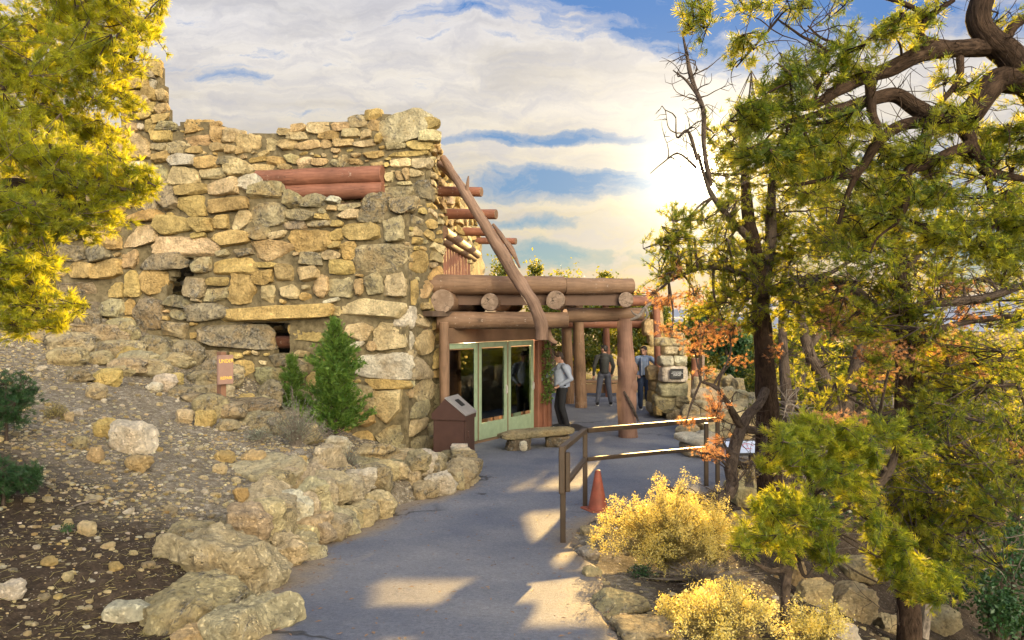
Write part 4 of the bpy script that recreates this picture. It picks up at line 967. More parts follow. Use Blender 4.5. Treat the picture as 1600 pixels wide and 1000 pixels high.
# stack of slabs
for i, (a, b, c, d, lab) in enumerate(((706, 694, 730, 699, 'top thin slab of the grey slab stack by the brown box'), (706, 698, 735, 704, 'second thin slab from the top of the grey stack by the box'), (707, 703, 739, 709, 'third thin slab from the top of the grey stack by the box'), (708, 708, 742, 717, 'wide thin slab at the bottom of the grey stack by the box'), (695, 706, 712, 722, 'squared grey block left of the thin slab stack'), (722, 718, 752, 742, 'dark squared block under the thin slab stack at the path'))):
    Y = 13.1-(.1*i if i < 4 else .0)-(0.8 if i == 5 else 0); p = W((a+c)/2, (b+d)/2, Y)
    rock_obj('stone_slab', lab, 'stone slab', p, ((c-a)/2/F*Y*1.05, .16, (d-b)/2/F*Y*1.15), 'wwggdd'[i] if i < 5 else 'd', 900+i, rotz(.2*i), sub=4, sq=7, cuts=3, rough=.06)
# ------------------------------------------------------------------ stone bench
sb = thing('stone_bench', 'low flat stone slab bench on two rocks before the green doors', 'bench', W(838, 693, 15.2))
rng = np.random.default_rng(61); pb = W(839, 683, 15.0)
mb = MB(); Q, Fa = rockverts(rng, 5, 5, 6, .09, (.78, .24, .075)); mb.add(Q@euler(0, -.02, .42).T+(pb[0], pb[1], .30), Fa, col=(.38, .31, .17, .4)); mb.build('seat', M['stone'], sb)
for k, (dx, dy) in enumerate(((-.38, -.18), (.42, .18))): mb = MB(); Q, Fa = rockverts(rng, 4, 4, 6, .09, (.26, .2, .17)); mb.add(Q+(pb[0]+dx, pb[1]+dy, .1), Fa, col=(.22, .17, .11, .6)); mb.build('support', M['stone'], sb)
rock_obj('round_stone', 'small oval whitish stone leaning at the stone bench foot', 'stone', W(818, 697, 14.4), (.075, .05, .1), 'w', 931, sub=4, sq=2.4, cuts=3)
rg = thing('door_mat', 'dark rectangular floor mat on the terrace behind the stone bench', 'mat', (1.4, 17.7, .01))
mb = MB(); mb.box((1.15, 17.7, .016), (1.1, 1.0, .018), rotz(.3), .004); mb.build('mat', M['black'], rg)

# ------------------------------------------------------------------ railing
rl = thing('handrail', 'brown square tube handrail with two rails beside the path', 'railing', (.95, 10.1, 0))
c1 = W(879, 700, 8.15); c2 = W(914, 673, 10.15); c3 = W(1104, 658, 11.5); c4 = W(1122, 655, 11.65)
def bar(mb, a, b, w, h=None):
    a = np.array(a, float); b = np.array(b, float); d = b-a; L = np.linalg.norm(d); d /= L
    up = np.array([0, 0, 1.]) if abs(d[2]) < .9 else np.array([0, 1., 0]); s = np.cross(d, up); s /= np.linalg.norm(s); u = np.cross(s, d)
    mb.box((a+b)/2, (L, w, h or w), np.stack([d, s, u], 1), .006)
def rail(name, a, b, w, mat='rail'): mb = MB(); bar(mb, a, b, w); return mb.build(name, M[mat], rl)
l1 = W(879, 762, 8.15); l2 = W(914, 718, 10.15); l3 = W(1104, 700, 11.5)
rail('top_rail', c1+(0, -.02, 0), c2+(0, .03, 0), .065); rail('top_rail', c2+(.034, .03, 0), c4, .063)
rail('lower_rail', l1, l2, .055); rail('lower_rail', l2+(.03, .02, 0), l3, .053)
rail('end_panel', c1+(-.012, -.055, .032), l1+(-.012, -.055, -.05), .062); rail('end_panel', c1+(.05, -.052, -.034), l1+(.05, -.052, -.03), .05)
for q, w_ in ((c1, .058), (c2, .06), (c3, .06)): rail('post', (q[0]+.006, q[1]+.045, -.12), (q[0]+.006, q[1]+.045, q[2]-.034), w_)
rail('post', (c4[0], c4[1]+.03, -.3), (c4[0], c4[1]+.03, c4[2]), .06)
# cone
cn = thing('traffic_cone', 'worn orange traffic cone standing behind the handrail', 'traffic cone', W(933, 800, 10.0))
q = W(934, 803, 10.0); q[2] = float(pathz(10.0))
mb = MB(); mb.tube([q+(0, 0, .02), q+(0, 0, .06), q+(0, 0, .27), q+(0, 0, .50), q+(0, 0, .52), q+(0, 0, .525)], [.135, .12, .08, .036, .03, .016], 28); mb.build('cone', M['orange'], cn)
mb = MB(); mb.box(q+(0, 0, .014), (.34, .34, .03), rotz(.4), .01); mb.build('base', M['orange'], cn)
# sign
ps = hit(346, 632, 9, 14); sg = thing('wooden_sign', 'brown wooden post sign with yellow lettering on the rocky slope', 'sign', ps)
Ys = ps[1]; h = (630-548)/F*Ys; Rs = rotz(-1.08)
mb = MB(); mb.box(ps+(0, 0, h/2-.06), (.12, .09, h+.12), rotz(-.6), .005); mb.build('post', M['signwood'], sg)
pc = W(352, 577.5, Ys-.08)
mb = MB(); mb.box(pc, (.27*Ys/12, .045, 45/F*Ys), Rs@rotz(1.08*2-.55) if False else rotz(1.02), .004); mb.build('board', M['signface'], sg)
nrm = rotz(1.02)@np.array([0, -1, 0])
text('lettering', 'UNDER', pc+nrm*.025+(0, 0, .011*Ys), .0068*Ys, (R(90), 0, 1.02), 'yellowpaint', sg)
text('lettering', 'REPAIR', pc+nrm*.025+(0, 0, -.011*Ys), .0058*Ys, (R(90), 0, 1.02), 'yellowpaint', sg)
# map panel by the trunk
mp = thing('map_panel', 'tilted pale blue map panel on a low stand behind the crooked branch', 'panel', (4.3, 14.2, 0))
c = W(1160, 700, 13.6)
Rm = euler(R(28), 0, .1)
mb = MB(); mb.box(c, (.62, .40, .035), Rm, .008); mb.build('frame', M['black'], mp)
mb = MB(); mb.box(c+Rm@np.array([0, 0, .022]), (.56, .34, .008), Rm, .002); face = mb.build('face', M['paper'], mp)
mb = MB(); th = np.linspace(0, 5.2, 16); mb.tube([c+Rm@np.array([.10+.10*math.cos(a_), .01+.075*math.sin(a_), .03]) for a_ in th], .005, 6); mb.tube([c+Rm@np.array([.09, .08-.03*k_, .03]) for k_ in range(6)], .004, 6); mb.build('red_mark', M['redpaint'], mp)
mb = MB(); mb.box(c+(-.2, .15, -.45), (.08, .08, .9), None, .01); mb.box(c+(.2, .15, -.45), (.08, .08, .9), None, .01); mb.build('stand', M['brownmetal'], mp)
lb = thing('light_slab', 'bright sunlit stone slab seat by the rocks behind the railing', 'stone', W(1092, 690, 14.0))
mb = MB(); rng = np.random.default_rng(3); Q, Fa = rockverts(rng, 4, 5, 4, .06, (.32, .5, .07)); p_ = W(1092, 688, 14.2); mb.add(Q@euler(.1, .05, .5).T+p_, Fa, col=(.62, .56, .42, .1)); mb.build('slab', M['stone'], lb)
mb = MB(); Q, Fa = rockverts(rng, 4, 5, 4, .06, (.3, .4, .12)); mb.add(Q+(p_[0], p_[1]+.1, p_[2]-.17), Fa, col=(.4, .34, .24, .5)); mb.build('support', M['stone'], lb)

# ------------------------------------------------------------------ things in the shop
def S(s, z, off): return D(s+.745*abs(off), z, off*.5)
sh = thing('display_shelf', 'dark shelf unit behind the middle glass door', 'shelf', S(1.7, 0, -.7))
for z in (.12, .48, .86, 1.2):
    mb = MB(); mb.box(S(1.75, z, -.7), (1.0, .3, .03), RD, .003); mb.build('shelf_board', M['bench'], sh)
for s in (1.25, 2.25): mb = MB(); mb.box(S(s, .62, -.7), (.03, .34, 1.2), RD); mb.build('side_panel', M['bench'], sh)
for i in range(5):
    bk = thing('goods_box', 'pale carton in the row on the lower shelf behind the glass', 'box', S(1.38+i*.17, .5, -.62), 'pale cartons on the lower shelf in the shop')
    mb = MB(); mb.box(S(1.38+i*.17, .58, -.62), (.13, .1, .16+.02*(i % 2)), RD, .004); mb.build('carton', M['white' if i % 2 == 0 else 'blue'], bk)
    mb = MB(); mb.box(S(1.38+i*.17, .58, -.567), (.08, .006, .06), RD); mb.build('label', M['blackcloth'], bk)
bk = thing('picture_book', 'blue covered book standing on the upper shelf in the shop', 'book', S(1.45, .88, -.6)); mb = MB(); mb.box(S(1.42, 1.0, -.6), (.2, .03, .24), RD, .003); mb.build('cover', M['blue'], bk); mb = MB(); mb.box(S(1.42, 1.0, -.58), (.13, .004, .1), RD); mb.build('title_patch', M['white'], bk)
def lamp(s, z, off, r, lab, lit, h=.2):
    L = thing('table_lamp', lab, 'lamp', S(s, z-.4, off)); p = S(s, z, off)
    mb = MB(); mb.tube([p+(0, 0, -h/2), p+(0, 0, h/2)], [r, r*.45], 20, cap=False); mb.build('lamp_shade', M['lampshade'] if lit else M['white'], L)
    mb = MB(); mb.tube([p+(0, 0, -.45), p+(0, 0, -.42), p+(0, 0, -.3), p+(0, 0, -.2), p+(0, 0, 0)], [.09, .08, .03, .05, .012], 12); mb.build('base', M['chile'], L)
lamp(2.45, 1.5, -.8, .17, 'white cone shaded lamp behind the right glass door', False)
il = bpy.data.lights.new('ShopLamp', 'POINT'); il.energy = 420; il.color = (1, .72, .42); il.shadow_soft_size = .1; io = bpy.data.objects.new('ShopLamp', il); COL.objects.link(io); io.location = D(2.2, 2.3, -1.0)
lamp(1.93, 1.15, -.9, .05, 'small glowing amber lamp behind the middle glass door', True, .16)
lamp(.42, 1.35, -.35, .12, 'white shaded lamp with golden flowers behind the left glass door', False, .2)
fb = thing('flower_bunch', 'golden dried flower bunch above the lamp in the left door', 'flowers', S(.35, 1.6, -.3))
mb = MB(); rng = np.random.default_rng(8)
for i in range(60): mb.ell(S(.36, 1.68, -.32)+rng.normal(size=3)*(.09, .07, .06), rng.uniform(.02, .04), 1)
mb.build('blossoms', M['chile'], fb); mb = MB(); mb.tube([S(.36, 1.64, -.32), S(.37, 1.45, -.32)], .015, 6); mb.build('stems', M['straw'], fb)
ct = thing('shop_table', 'wooden display table behind the right glass door', 'table', S(2.35, 0, -1.0))
mb = MB(); mb.box(S(2.35, .78, -1.0), (.8, .6, .05), RD, .01); mb.build('table_top', M['bench'], ct)
for a_ in (-.33, .33):
    for b_ in (-.22, .22): mb = MB(); mb.box(D(2.35+.745+a_, .38, -.5+b_), (.05, .05, .75), RD); mb.build('leg', M['bench'], ct)
gc = thing('storage_bin', 'pale green bin standing low behind the right glass door', 'bin', S(2.55, .1, -.6)); mb = MB(); mb.box(S(2.55, .32, -.6), (.3, .25, .4), RD, .02); mb.build('body', M['green'], gc); mb = MB(); mb.box(S(2.55, .53, -.6), (.32, .27, .03), RD, .01); mb.build('rim', M['white'], gc)

# ------------------------------------------------------------------ people
def remesh(mb, name, mat, parent, vox=.011, smooth=6):
    o = mb.build(name, mat, None); m = o.modifiers.new('r', 'REMESH'); m.mode = 'VOXEL'; m.voxel_size = vox; m.use_smooth_shade = True
    s = o.modifiers.new('s', 'SMOOTH'); s.iterations = smooth; s.factor = .5
    dg = bpy.context.evaluated_depsgraph_get(); me = bpy.data.meshes.new_from_object(o.evaluated_get(dg))
    bpy.data.objects.remove(o); me.name = name
    if not me.materials: me.materials.append(mat)
    o = bpy.data.objects.new(name, me); COL.objects.link(o); o.parent = parent; return o
def caps(mb, a, b, ra, rb, flat=1.0):
    a = np.array(a, float); b = np.array(b, float)
    mb.ell(a, ra, 2); mb.ell(b, rb, 2); mb.tube([a, b], [ra, rb], 14)
def person(label, loc, yaw, J, cl, hairm, glasses=False, hood=False, openj=False):
    """J: joints, local x = right hand side, y = forward(-) ; facing -y"""
    P_ = thing('person', label, 'person', loc); P_.rotation_euler = (0, 0, yaw)
    rot0 = P_.rotation_euler.copy(); P_.rotation_euler = (0, 0, 0); base = np.array(loc, float); P_.location = (0, 0, 0)
    g = lambda k: np.array(J[k], float)
    H = g('head'); hy = J.get('headyaw', 0); RH = euler(J.get('headpitch', 0), 0, hy)
    mb = MB()
    hd = lambda x, y, z: H+RH@np.array([x, y, z])
    mb.ell(H, (.074, .092, .108), 3, RH); mb.ell(hd(0, -.03, -.055), (.055, .06, .06), 3, RH); mb.ell(hd(0, -.07, -.095), (.03, .025, .022), 2, RH)
    mb.tube([hd(0, -.088, .02), hd(0, -.108, -.018), hd(0, -.092, -.03)], [.009, .015, .013], 8); mb.ell(hd(0, -.108, -.02), (.016, .014, .012), 2, RH)
    mb.ell(hd(0, -.088, -.055), (.024, .012, .008), 2, RH); mb.ell(hd(0, -.09, -.068), (.02, .012, .008), 2, RH)
    mb.ell(hd(0, -.083, .035), (.05, .015, .012), 2, RH)
    for s in (-1, 1): mb.ell(hd(s*.077, .005, -.005), (.012, .024, .034), 2, RH)
    caps(mb, g('neck')+(0, .01, -.03), hd(0, .02, -.06), .058, .055)
    mb.ell(g('chest'), (.15, .09, .15), 3); mb.ell((g('chest')+g('pelvis'))/2, (.12, .085, .16), 3); mb.ell(g('pelvis'), (.14, .095, .11), 3)
    mb.ell(g('neck')+(0, 0, -.08), (.12, .06, .06), 3)
    for s in 'LR':
        caps(mb, g('sh'+s), g('el'+s), .048, .038); caps(mb, g('el'+s), g('wr'+s), .036, .024)
        caps(mb, g('hip'+s), g('kn'+s), .078, .05); caps(mb, g('kn'+s), g('an'+s), .048, .032); mb.ell(g('kn'+s)*.6+g('an'+s)*.4+(0, .02, 0), (.045, .05, .1), 2)
        mb.ell(g('an'+s)+(0, -.05, -.03), (.035, .1, .03), 2)
        # hand: palm, four fingers, thumb
        w = g('wr'+s); d = w-g('el'+s); d /= np.linalg.norm(d); side = np.cross(d, (0, 1, 0)); side = side/np.linalg.norm(side) if np.linalg.norm(side) > .2 else np.array([1., 0, 0]); nn = np.cross(side, d)
        if s == 'L': pass
        pc_ = w+d*.05; Rh = np.stack([side, nn, d], 1)
        mb.ell(pc_, (.038, .018, .05), 2, Rh)
        for f, (o_, L_) in enumerate(((-.03, .062), (-.01, .072), (.011, .068), (.03, .054))):
            a0 = pc_+side*o_*.9+d*.035; a1 = a0+d*L_*.55-nn*.006; a2 = a1+d*L_*.35-nn*.024
            caps(mb, a0, a1, .0105, .0098); caps(mb, a1, a2, .0098, .0085)
        tb = pc_-side*.03-d*.02; caps(mb, tb, tb-side*.025+d*.03-nn*.01, .0125, .011); caps(mb, tb-side*.025+d*.03-nn*.01, tb-side*.026+d*.058-nn*.02, .011, .0095)
    remesh(mb, 'body', M['skin'], P_, .0085, 3)
    # trousers
    mb = MB(); mb.ell(g('pelvis')+(0, .01, -.01), (.16, .118, .115), 3)
    for s in 'LR':
        caps(mb, g('hip'+s), g('kn'+s), .105, .08); caps(mb, g('kn'+s), g('an'+s)+(0, 0, .02), .08, .066)
        mb.ell(g('hip'+s)+(0, .035, -.02), (.09, .09, .1), 2)
    remesh(mb, 'trousers', M[cl[1]], P_, .012, 5)
    # jacket
    mb = MB(); tz = g('pelvis')[2]+.02
    A = g('pelvis')+(0, 0, .0); Cc = g('chest')
    mb.tube([A, A*.6+Cc*.4, Cc*.9+A*.1, Cc+(0, 0, .08), g('neck')+(0, 0, -.05), g('neck')+(0, 0, -.01)], [.185, .185, .205, .20, .13, .075], 24, smooth=4, flat=.72)
    for s in 'LR':
        caps(mb, g('sh'+s), g('el'+s), .072, .058); caps(mb, g('el'+s), g('wr'+s), .058, .042); mb.ell(g('sh'+s), .072, 3)
        mb.tube([g('neck')+(0, .01, -.04), g('sh'+s)], [.07, .066], 14)
    if hood: mb.ell(g('neck')+(0, .085, -.05), (.11, .06, .09), 3); mb.tube([g('neck')+(.09*math.cos(a_), .02+.075*math.sin(a_), -.01+.015*math.sin(a_)) for a_ in np.linspace(0, 6.28, 16)], .03, 8)
    else: mb.tube([g('neck')+(.07*math.cos(a_), .07*math.sin(a_), -.01) for a_ in np.linspace(0, 6.28, 14)], .022, 8)
    remesh(mb, 'jacket', M[cl[0]], P_, .012, 5)
    mb = MB(); mb.tube([A+(.163*math.cos(a_), .12*math.sin(a_), -.005) for a_ in np.linspace(0, 6.28, 20)], .022, 8); remesh(mb, 'jacket_hem', M[cl[0]], P_, .012, 3)
    if openj:
        mb = MB(); 
        for k in range(9):
            f = k/8; q_ = A*(1-f)+(g('neck')+(0, 0, -.06))*f; mb.ell(q_+(0, -.155+.075*f*f, 0), (.068, .03, .055), 2)
        remesh(mb, 'shirt', M['blackcloth'], P_, .012, 4)
        for sx in (-1, 1):
            mb = MB(); mb.tube([A+(sx*.08, -.165, .0), Cc+(sx*.078, -.172, 0), g('neck')+(sx*.07, -.09, -.04)], [.016, .018, .016], 8, smooth=4); mb.build('lapel', M['greycloth'], P_)
    # shoes
    for s in 'LR':
        a_ = J.get('toe'+s, 0); Rf = rotz(a_); f = g('an'+s); zz = f[2]-.035
        mb = MB(); mb.ell(f+Rf@np.array([0, -.065, -.035]), (.046, .135, .042), 3, Rf); mb.ell(f+Rf@np.array([0, .02, -.0]), (.045, .06, .06), 3, Rf); sh_ = remesh(mb, 'shoe', M[cl[2]], P_, .01, 3)
        mb = MB(); mb.tube([f+Rf@np.array([0, -.06, -.078]), f+Rf@np.array([0, -.06, -.055])], [.085, .09], 20); 
        V = mb.v[0]; c0_ = f+Rf@np.array([0, -.06, 0]); q_ = (V-c0_)@Rf; q_[:, 0] *= .55; q_[:, 1] *= 1.5; mb.v[0] = q_@Rf.T+c0_
        so = mb.build('sole', M['white' if cl[2] == 'blackcloth' else 'black'], None); so.parent = sh_
    # hair
    mb = MB(); rng = np.random.default_rng(4)
    mb.ell(hd(0, .018, .035), (.083, .095, .088), 3, RH); mb.ell(hd(0, .05, -.01), (.075, .062, .08), 3, RH); mb.ell(hd(0, -.055, .088), (.062, .035, .03), 3, RH)
    for i in range(26): v_ = rng.normal(size=3); v_ /= np.linalg.norm(v_); v_[2] = abs(v_[2]); mb.ell(hd(0, .02, .035)+RH@(v_*(.075, .085, .082)), .022, 2)
    h_ = remesh(mb, 'hair', M[hairm], P_, .011, 3)
    for s in (-1, 1):
        mb = MB(); mb.ell(hd(s*.03, -.084, .012), (.011, .006, .006), 2, RH); mb.build('eye', M['black'], P_)
    if glasses:
        mb = MB()
        for s in (-1, 1): mb.tube([hd(s*.032+.024*math.cos(a_), -.101, .01+.017*math.sin(a_)) for a_ in np.linspace(0, 6.28, 14)], .003, 5); mb.tube([hd(s*.056, -.1, .012), hd(s*.078, 0, .01)], .003, 5)
        mb.tube([hd(-.01, -.103, .013), hd(.01, -.103, .013)], .003, 5); mb.build('glasses', M['black'], P_)
    P_.location = base; P_.rotation_euler = rot0
    return P_
st = dict(head=(0, -.03, 1.64), neck=(0, 0, 1.50), chest=(0, 0, 1.28), pelvis=(0, 0, .96), shL=(.185, 0, 1.42), shR=(-.185, 0, 1.42), elL=(.23, .03, 1.13), elR=(-.23, .03, 1.13), wrL=(.23, -.04, .88), wrR=(-.23, -.04, .88),
          hipL=(.09, 0, .91), hipR=(-.09, 0, .91), knL=(.10, -.02, .50), knR=(-.10, -.02, .50), anL=(.11, .02, .085), anR=(-.11, .02, .085))
# facing -y is towards the camera; yaw -90deg turns the face to -x
p1 = W(878, 667, 17.7); p1[2] = 0.01
j1 = dict(st); j1.update(head=(0, -.07, 1.63), headpitch=.30, neck=(0, -.01, 1.49), chest=(0, .02, 1.27), shR=(-.18, -.03, 1.40), elR=(-.20, -.27, 1.22), wrR=(-.12, -.50, 1.10), shL=(.18, .03, 1.41), elL=(.25, .16, 1.15), wrL=(.17, -.07, 1.0),
          knL=(.08, -.02, .50), anL=(.06, .10, .085), knR=(-.09, -.09, .49), anR=(-.09, .0, .085), toeL=.1)
person('man in grey fleece jacket and black trousers facing the glass doors', p1, R(-82), j1, ('greycloth', 'blackcloth', 'blackcloth'), 'hair2')
p2 = W(944, 636, 22.3); p2[2] = 0.01
j2 = dict(st); j2.update(headyaw=R(52), shL=(.20, 0, 1.42), elL=(.29, .02, 1.15), wrL=(.30, -.02, .90), elR=(-.27, -.03, 1.15), wrR=(-.24, -.12, .93), anL=(.2, .06, .085), knL=(.15, .0, .5), anR=(-.2, -.05, .085), knR=(-.14, -.05, .5))
person('man seen from behind in a dark hooded jacket and slate jeans', p2, R(180), j2, ('darkcloth', 'jean2', 'blackcloth'), 'hair', hood=True)
p3 = W(1006, 640, 21.4); p3[2] = 0.01
j3 = dict(st); j3.update(headyaw=R(-35), shL=(.19, 0, 1.42), elL=(.40, -.02, 1.22), wrL=(.62, .02, 1.25), elR=(-.24, .08, 1.17), wrR=(-.17, -.06, .98), anR=(-.09, .02, .085), anL=(.12, -.02, .085), toeL=.7)
person('dark haired man with glasses in an open blue hoodie and navy jeans', p3, R(-3), j3, ('bluehood', 'jean', 'blackcloth'), 'hair', glasses=True, openj=True)
# ================================================================== vegetation
def tuft_tpl(rng, n, L, w, spread=1.0, shoot=0.5):
    """quads of n needles around a shoot along +z"""
    V = []
    for i in range(n):
        a = rng.uniform(0, 2*np.pi); el = rng.uniform(.25, 1.15)*spread; h = -shoot*L*rng.random()
        d = np.array([math.cos(a)*math.sin(el), math.sin(a)*math.sin(el), math.cos(el)]); s = np.cross(d, rng.normal(size=3)); s /= np.linalg.norm(s)
        l = L*rng.uniform(.7, 1.15); b = np.array([0, 0, h]); m = b+d*l*.55; e = b+d*l+np.array([0, 0, .12*l])
        V += [b-s*w*.35, b+s*w*.35, m+s*w*.5, m-s*w*.5, e+s*w*.2, e-s*w*.2]
    return np.array(V)
def tufts(mb, P, Dv, S, rng, n=16, L=.045, w=.004, spread=1.0, shoot=.5, ntpl=5):
    P = np.asarray(P); Dv = np.asarray(Dv, float); S = np.asarray(S, float); Dv = Dv/(np.linalg.norm(Dv, axis=1)[:, None]+1e-9)
    r = rng.normal(size=Dv.shape); X = np.cross(Dv, r); X /= np.linalg.norm(X, axis=1)[:, None]+1e-9; Y = np.cross(Dv, X)
    which = rng.integers(0, ntpl, len(P))
    for k in range(ntpl):
        T = tuft_tpl(rng, n, L, w, spread, shoot); m = which == k
        if not m.any(): continue
        Rm = np.stack([X[m], Y[m], Dv[m]], 2)
        V = np.einsum('nij,vj->nvi', Rm, T)*S[m][:, None, None]+P[m][:, None, :]
        q = int(m.sum()); nv = len(T); base = np.arange(q)[:, None, None]*nv+np.arange(n)[None, :, None]*6
        Q = np.concatenate([base+np.array([0, 1, 2, 3]), base+np.array([3, 2, 4, 5])], 1).reshape(-1, 4)
        c = rng.random(q); col = np.repeat(np.stack([c, c, c, c], 1), nv, 0)
        mb.add(V.reshape(-1, 3), Q, col=col)
def leafcards(mb, P, S, rng):
    n = len(P); a = rng.normal(size=(n, 3)); a /= np.linalg.norm(a, axis=1)[:, None]; b = np.cross(a, rng.normal(size=(n, 3))); b /= np.linalg.norm(b, axis=1)[:, None]
    S = S[:, None]; V = np.stack([P-a*S, P+b*S*.5, P+a*S, P-b*S*.5], 1).reshape(-1, 3)
    c = rng.random(n); mb.add(V, np.arange(4*n).reshape(-1, 4), col=np.repeat(np.stack([c, c, c, c], 1), 4, 0))
def pick_limb(limbpts, c):
    d = np.linalg.norm(limbpts-c, axis=1); return limbpts[np.argmin(d)]
def foliage(mbf, mbt, limbpts, clumps, rng, needle, twig_r=.008, per=.22, spacing=.035, droop=0.0, segs=4, twigs=True, vol=1.0, reach=1.6, dens=1.0, rs_=1.0):
    """clumps: (centre, radii, number of sprays)"""
    TP, TD, TS = [], [], []
    for (c, r, n) in clumps:
        n = int(n*dens)
        c = np.asarray(c, float); r = np.asarray(r, float)*np.ones(3)*rs_
        A = pick_limb(limbpts, c)
        if np.linalg.norm(A-c) > reach: A = c+np.array([0, 0, -1])*r*.8
        if twigs:
            mid = (A+c)/2+rng.normal(size=3)*.06*np.linalg.norm(A-c)
            mbt.tube([A, mid, c], [twig_r*2.2, twig_r*1.7, twig_r*1.2], 6, smooth=4, wob=.15)
        nh = max(1, n//6); hubs = c+rng.normal(size=(nh, 3))*r*.55
        for k in range(n):
            u = rng.normal(size=3); u /= np.linalg.norm(u); E = c+u*r*1.22*rng.uniform(.3, 1.0)**.6; E[2] -= droop*r[2]*rng.random()
            h = hubs[rng.integers(nh)]; q = (h+E)/2+rng.normal(size=3)*r*.12+(0, 0, -.05*r[2])
            if k < nh and twigs: mbt.tube([c, (c+h)/2+rng.normal(size=3)*.03, h], [twig_r*1.2, twig_r, twig_r*.8], 4, cap=False)
            if twigs: mbt.tube([h, q, E], [twig_r*.7, twig_r*.55, twig_r*.3], 3, smooth=2, cap=False)
            L = min(np.linalg.norm(E-h), per*2); m = max(2, int(L/spacing)); ts = 1-np.arange(m)*spacing/max(np.linalg.norm(E-h), .02)
            ts = np.clip(ts, .0, 1)[:, None]; pts = (1-ts)**2*h+2*ts*(1-ts)*q+ts**2*E
            d = E-q; d = d/np.linalg.norm(d); dd = d[None]+rng.normal(size=(m, 3))*.75; dd[0] = d; dd[:, 2] += .12-droop*.2
            off = rng.normal(size=(m, 3))*spacing*.5; off[0] = 0
            TP.append(pts+off); TD.append(dd); TS.append(rng.uniform(.75, 1.15, m))
    TP = np.vstack(TP); tufts(mbf, TP, np.vstack(TD), np.concatenate(TS), rng, **needle)
    return len(TP)
def deadtwigs(mb, limbpts, n, L, rng, r=.008, up=0.0):
    idx = rng.integers(0, len(limbpts), n)
    for i in idx:
        p = limbpts[i]; d = rng.normal(size=3); d[2] = abs(d[2])*.5*(1 if up >= 0 else -1)+up; d /= np.linalg.norm(d); l = L*rng.uniform(.3, 1)
        P = [p]; 
        for k in range(5): d = d+rng.normal(size=3)*.35; d /= np.linalg.norm(d); P.append(P[-1]+d*l/5)
        mb.tube(P, np.linspace(r, r*.25, 6), 5, smooth=2, cap=False)
        for _ in range(3):
            j = rng.integers(1, 5); e = rng.normal(size=3); e /= np.linalg.norm(e); a = P[j]; b = a+(d*.5+e)*l*.22; c2 = b+(d*.3+e+rng.normal(size=3)*.4)*l*.16
            mb.tube([a, b, c2], [r*.5, r*.35, r*.12], 4, cap=False)
def build_tree(name, label, cat, base, trunk, branches, clumps, fol='needle', needle=None, dead=None, seed=1, barkm='bark', brm='bark2', ndead=0, deadL=.6, group=None, spacing=.035, twig_r=.008, droop=0., wob=.12, seg=18, dens=1.0, rs_=1.0):
    rng = np.random.default_rng(seed); T = thing(name, label, cat, base, group)
    needle = needle or dict(n=16, L=.05, w=.0045)
    lp = []
    def limb(mb, pts, seg_, sd):
        P = np.array([q[0] for q in pts]); r = np.array([q[1] for q in pts], float)
        mb.tube(P, r, seg_, smooth=6, wob=wob, seed=sd, wf=5.0); p2, _ = crom(P, r, 6); lp.append(p2)
    mb = MB()
    limb(mb, trunk, seg, seed); mb.build('trunk', M[barkm], T)
    for i, b in enumerate(branches):
        mb = MB(); limb(mb, b, 12, seed+i+1); mb.build('branch', M[brm], T)
    LP = np.vstack(lp); mbt = MB(); mbf = MB()
    foliage(mbf, mbt, LP, clumps, rng, needle, spacing=spacing, twig_r=twig_r, droop=droop, dens=dens, rs_=rs_)
    if dead:
        mbd = MB(); foliage(mbd, mbt, LP, dead, rng, dict(needle, n=needle['n']+5, L=needle['L']*.62, w=needle['w']*.62), spacing=spacing, twig_r=twig_r*.8, droop=droop, dens=dens*1.4); mbd.build('dead_foliage', M['needle_dead'], T, smooth=False)
    if ndead: deadtwigs(mbt, LP, ndead, deadL, rng, r=twig_r)
    mbt.build('twigs', M[brm], T); mbf.build('foliage', M[fol], T, smooth=False)
    return T
def C(px, py, Y, r, n, dy=0.35): # clump: radii in px
    rx, ry = (r, r) if not hasattr(r, '__len__') else r
    return (W(px, py, Y), (rx/F*Y, max(rx, ry)/F*Y*1.0+dy*.3, ry/F*Y), n)

# ---- near pinyon at the left, trunk out of the frame
Yl = 4.0
cl = [C(40,40,4.2,50,34),C(120,30,4.1,60,44),C(200,35,4.2,45,32),C(235,20,4.2,25,10),C(60,110,4.0,60,40),C(140,110,4.0,60,46),C(205,90,4.1,32,22),C(180,150,4.1,40,26),C(100,180,4.0,50,36),C(20,170,3.9,50,34),C(150,215,4.15,45,24),
      C(30,240,3.7,55,46),C(90,260,3.7,50,40),C(20,330,3.6,55,48),C(75,335,3.6,40,32),C(150,285,3.9,48,34),C(210,290,4.0,36,24),C(170,330,3.9,40,26),C(30,400,3.5,45,40),C(15,450,3.5,45,38),C(60,480,3.5,42,34),C(20,510,3.5,30,18),C(120,360,3.8,30,16),C(232,285,4.0,20,12),C(240,60,4.15,18,10),C(-50,100,4.2,70,30),C(-50,250,4.0,70,30),C(-50,400,3.8,60,30),C(-30,0,4.2,60,25),C(160,-20,4.2,60,25),C(70,-30,4.2,60,25)]
tr = [((-4.0, 4.6, 1.6), .17), ((-3.9, 4.5, 2.6), .16), ((-3.7, 4.4, 3.4), .14), ((-3.5, 4.3, 4.2), .11), ((-3.3, 4.2, 5.2), .07)]
tr[0] = ((-4.0, 4.6, gz(-4.0, 4.6)-.1), .19)
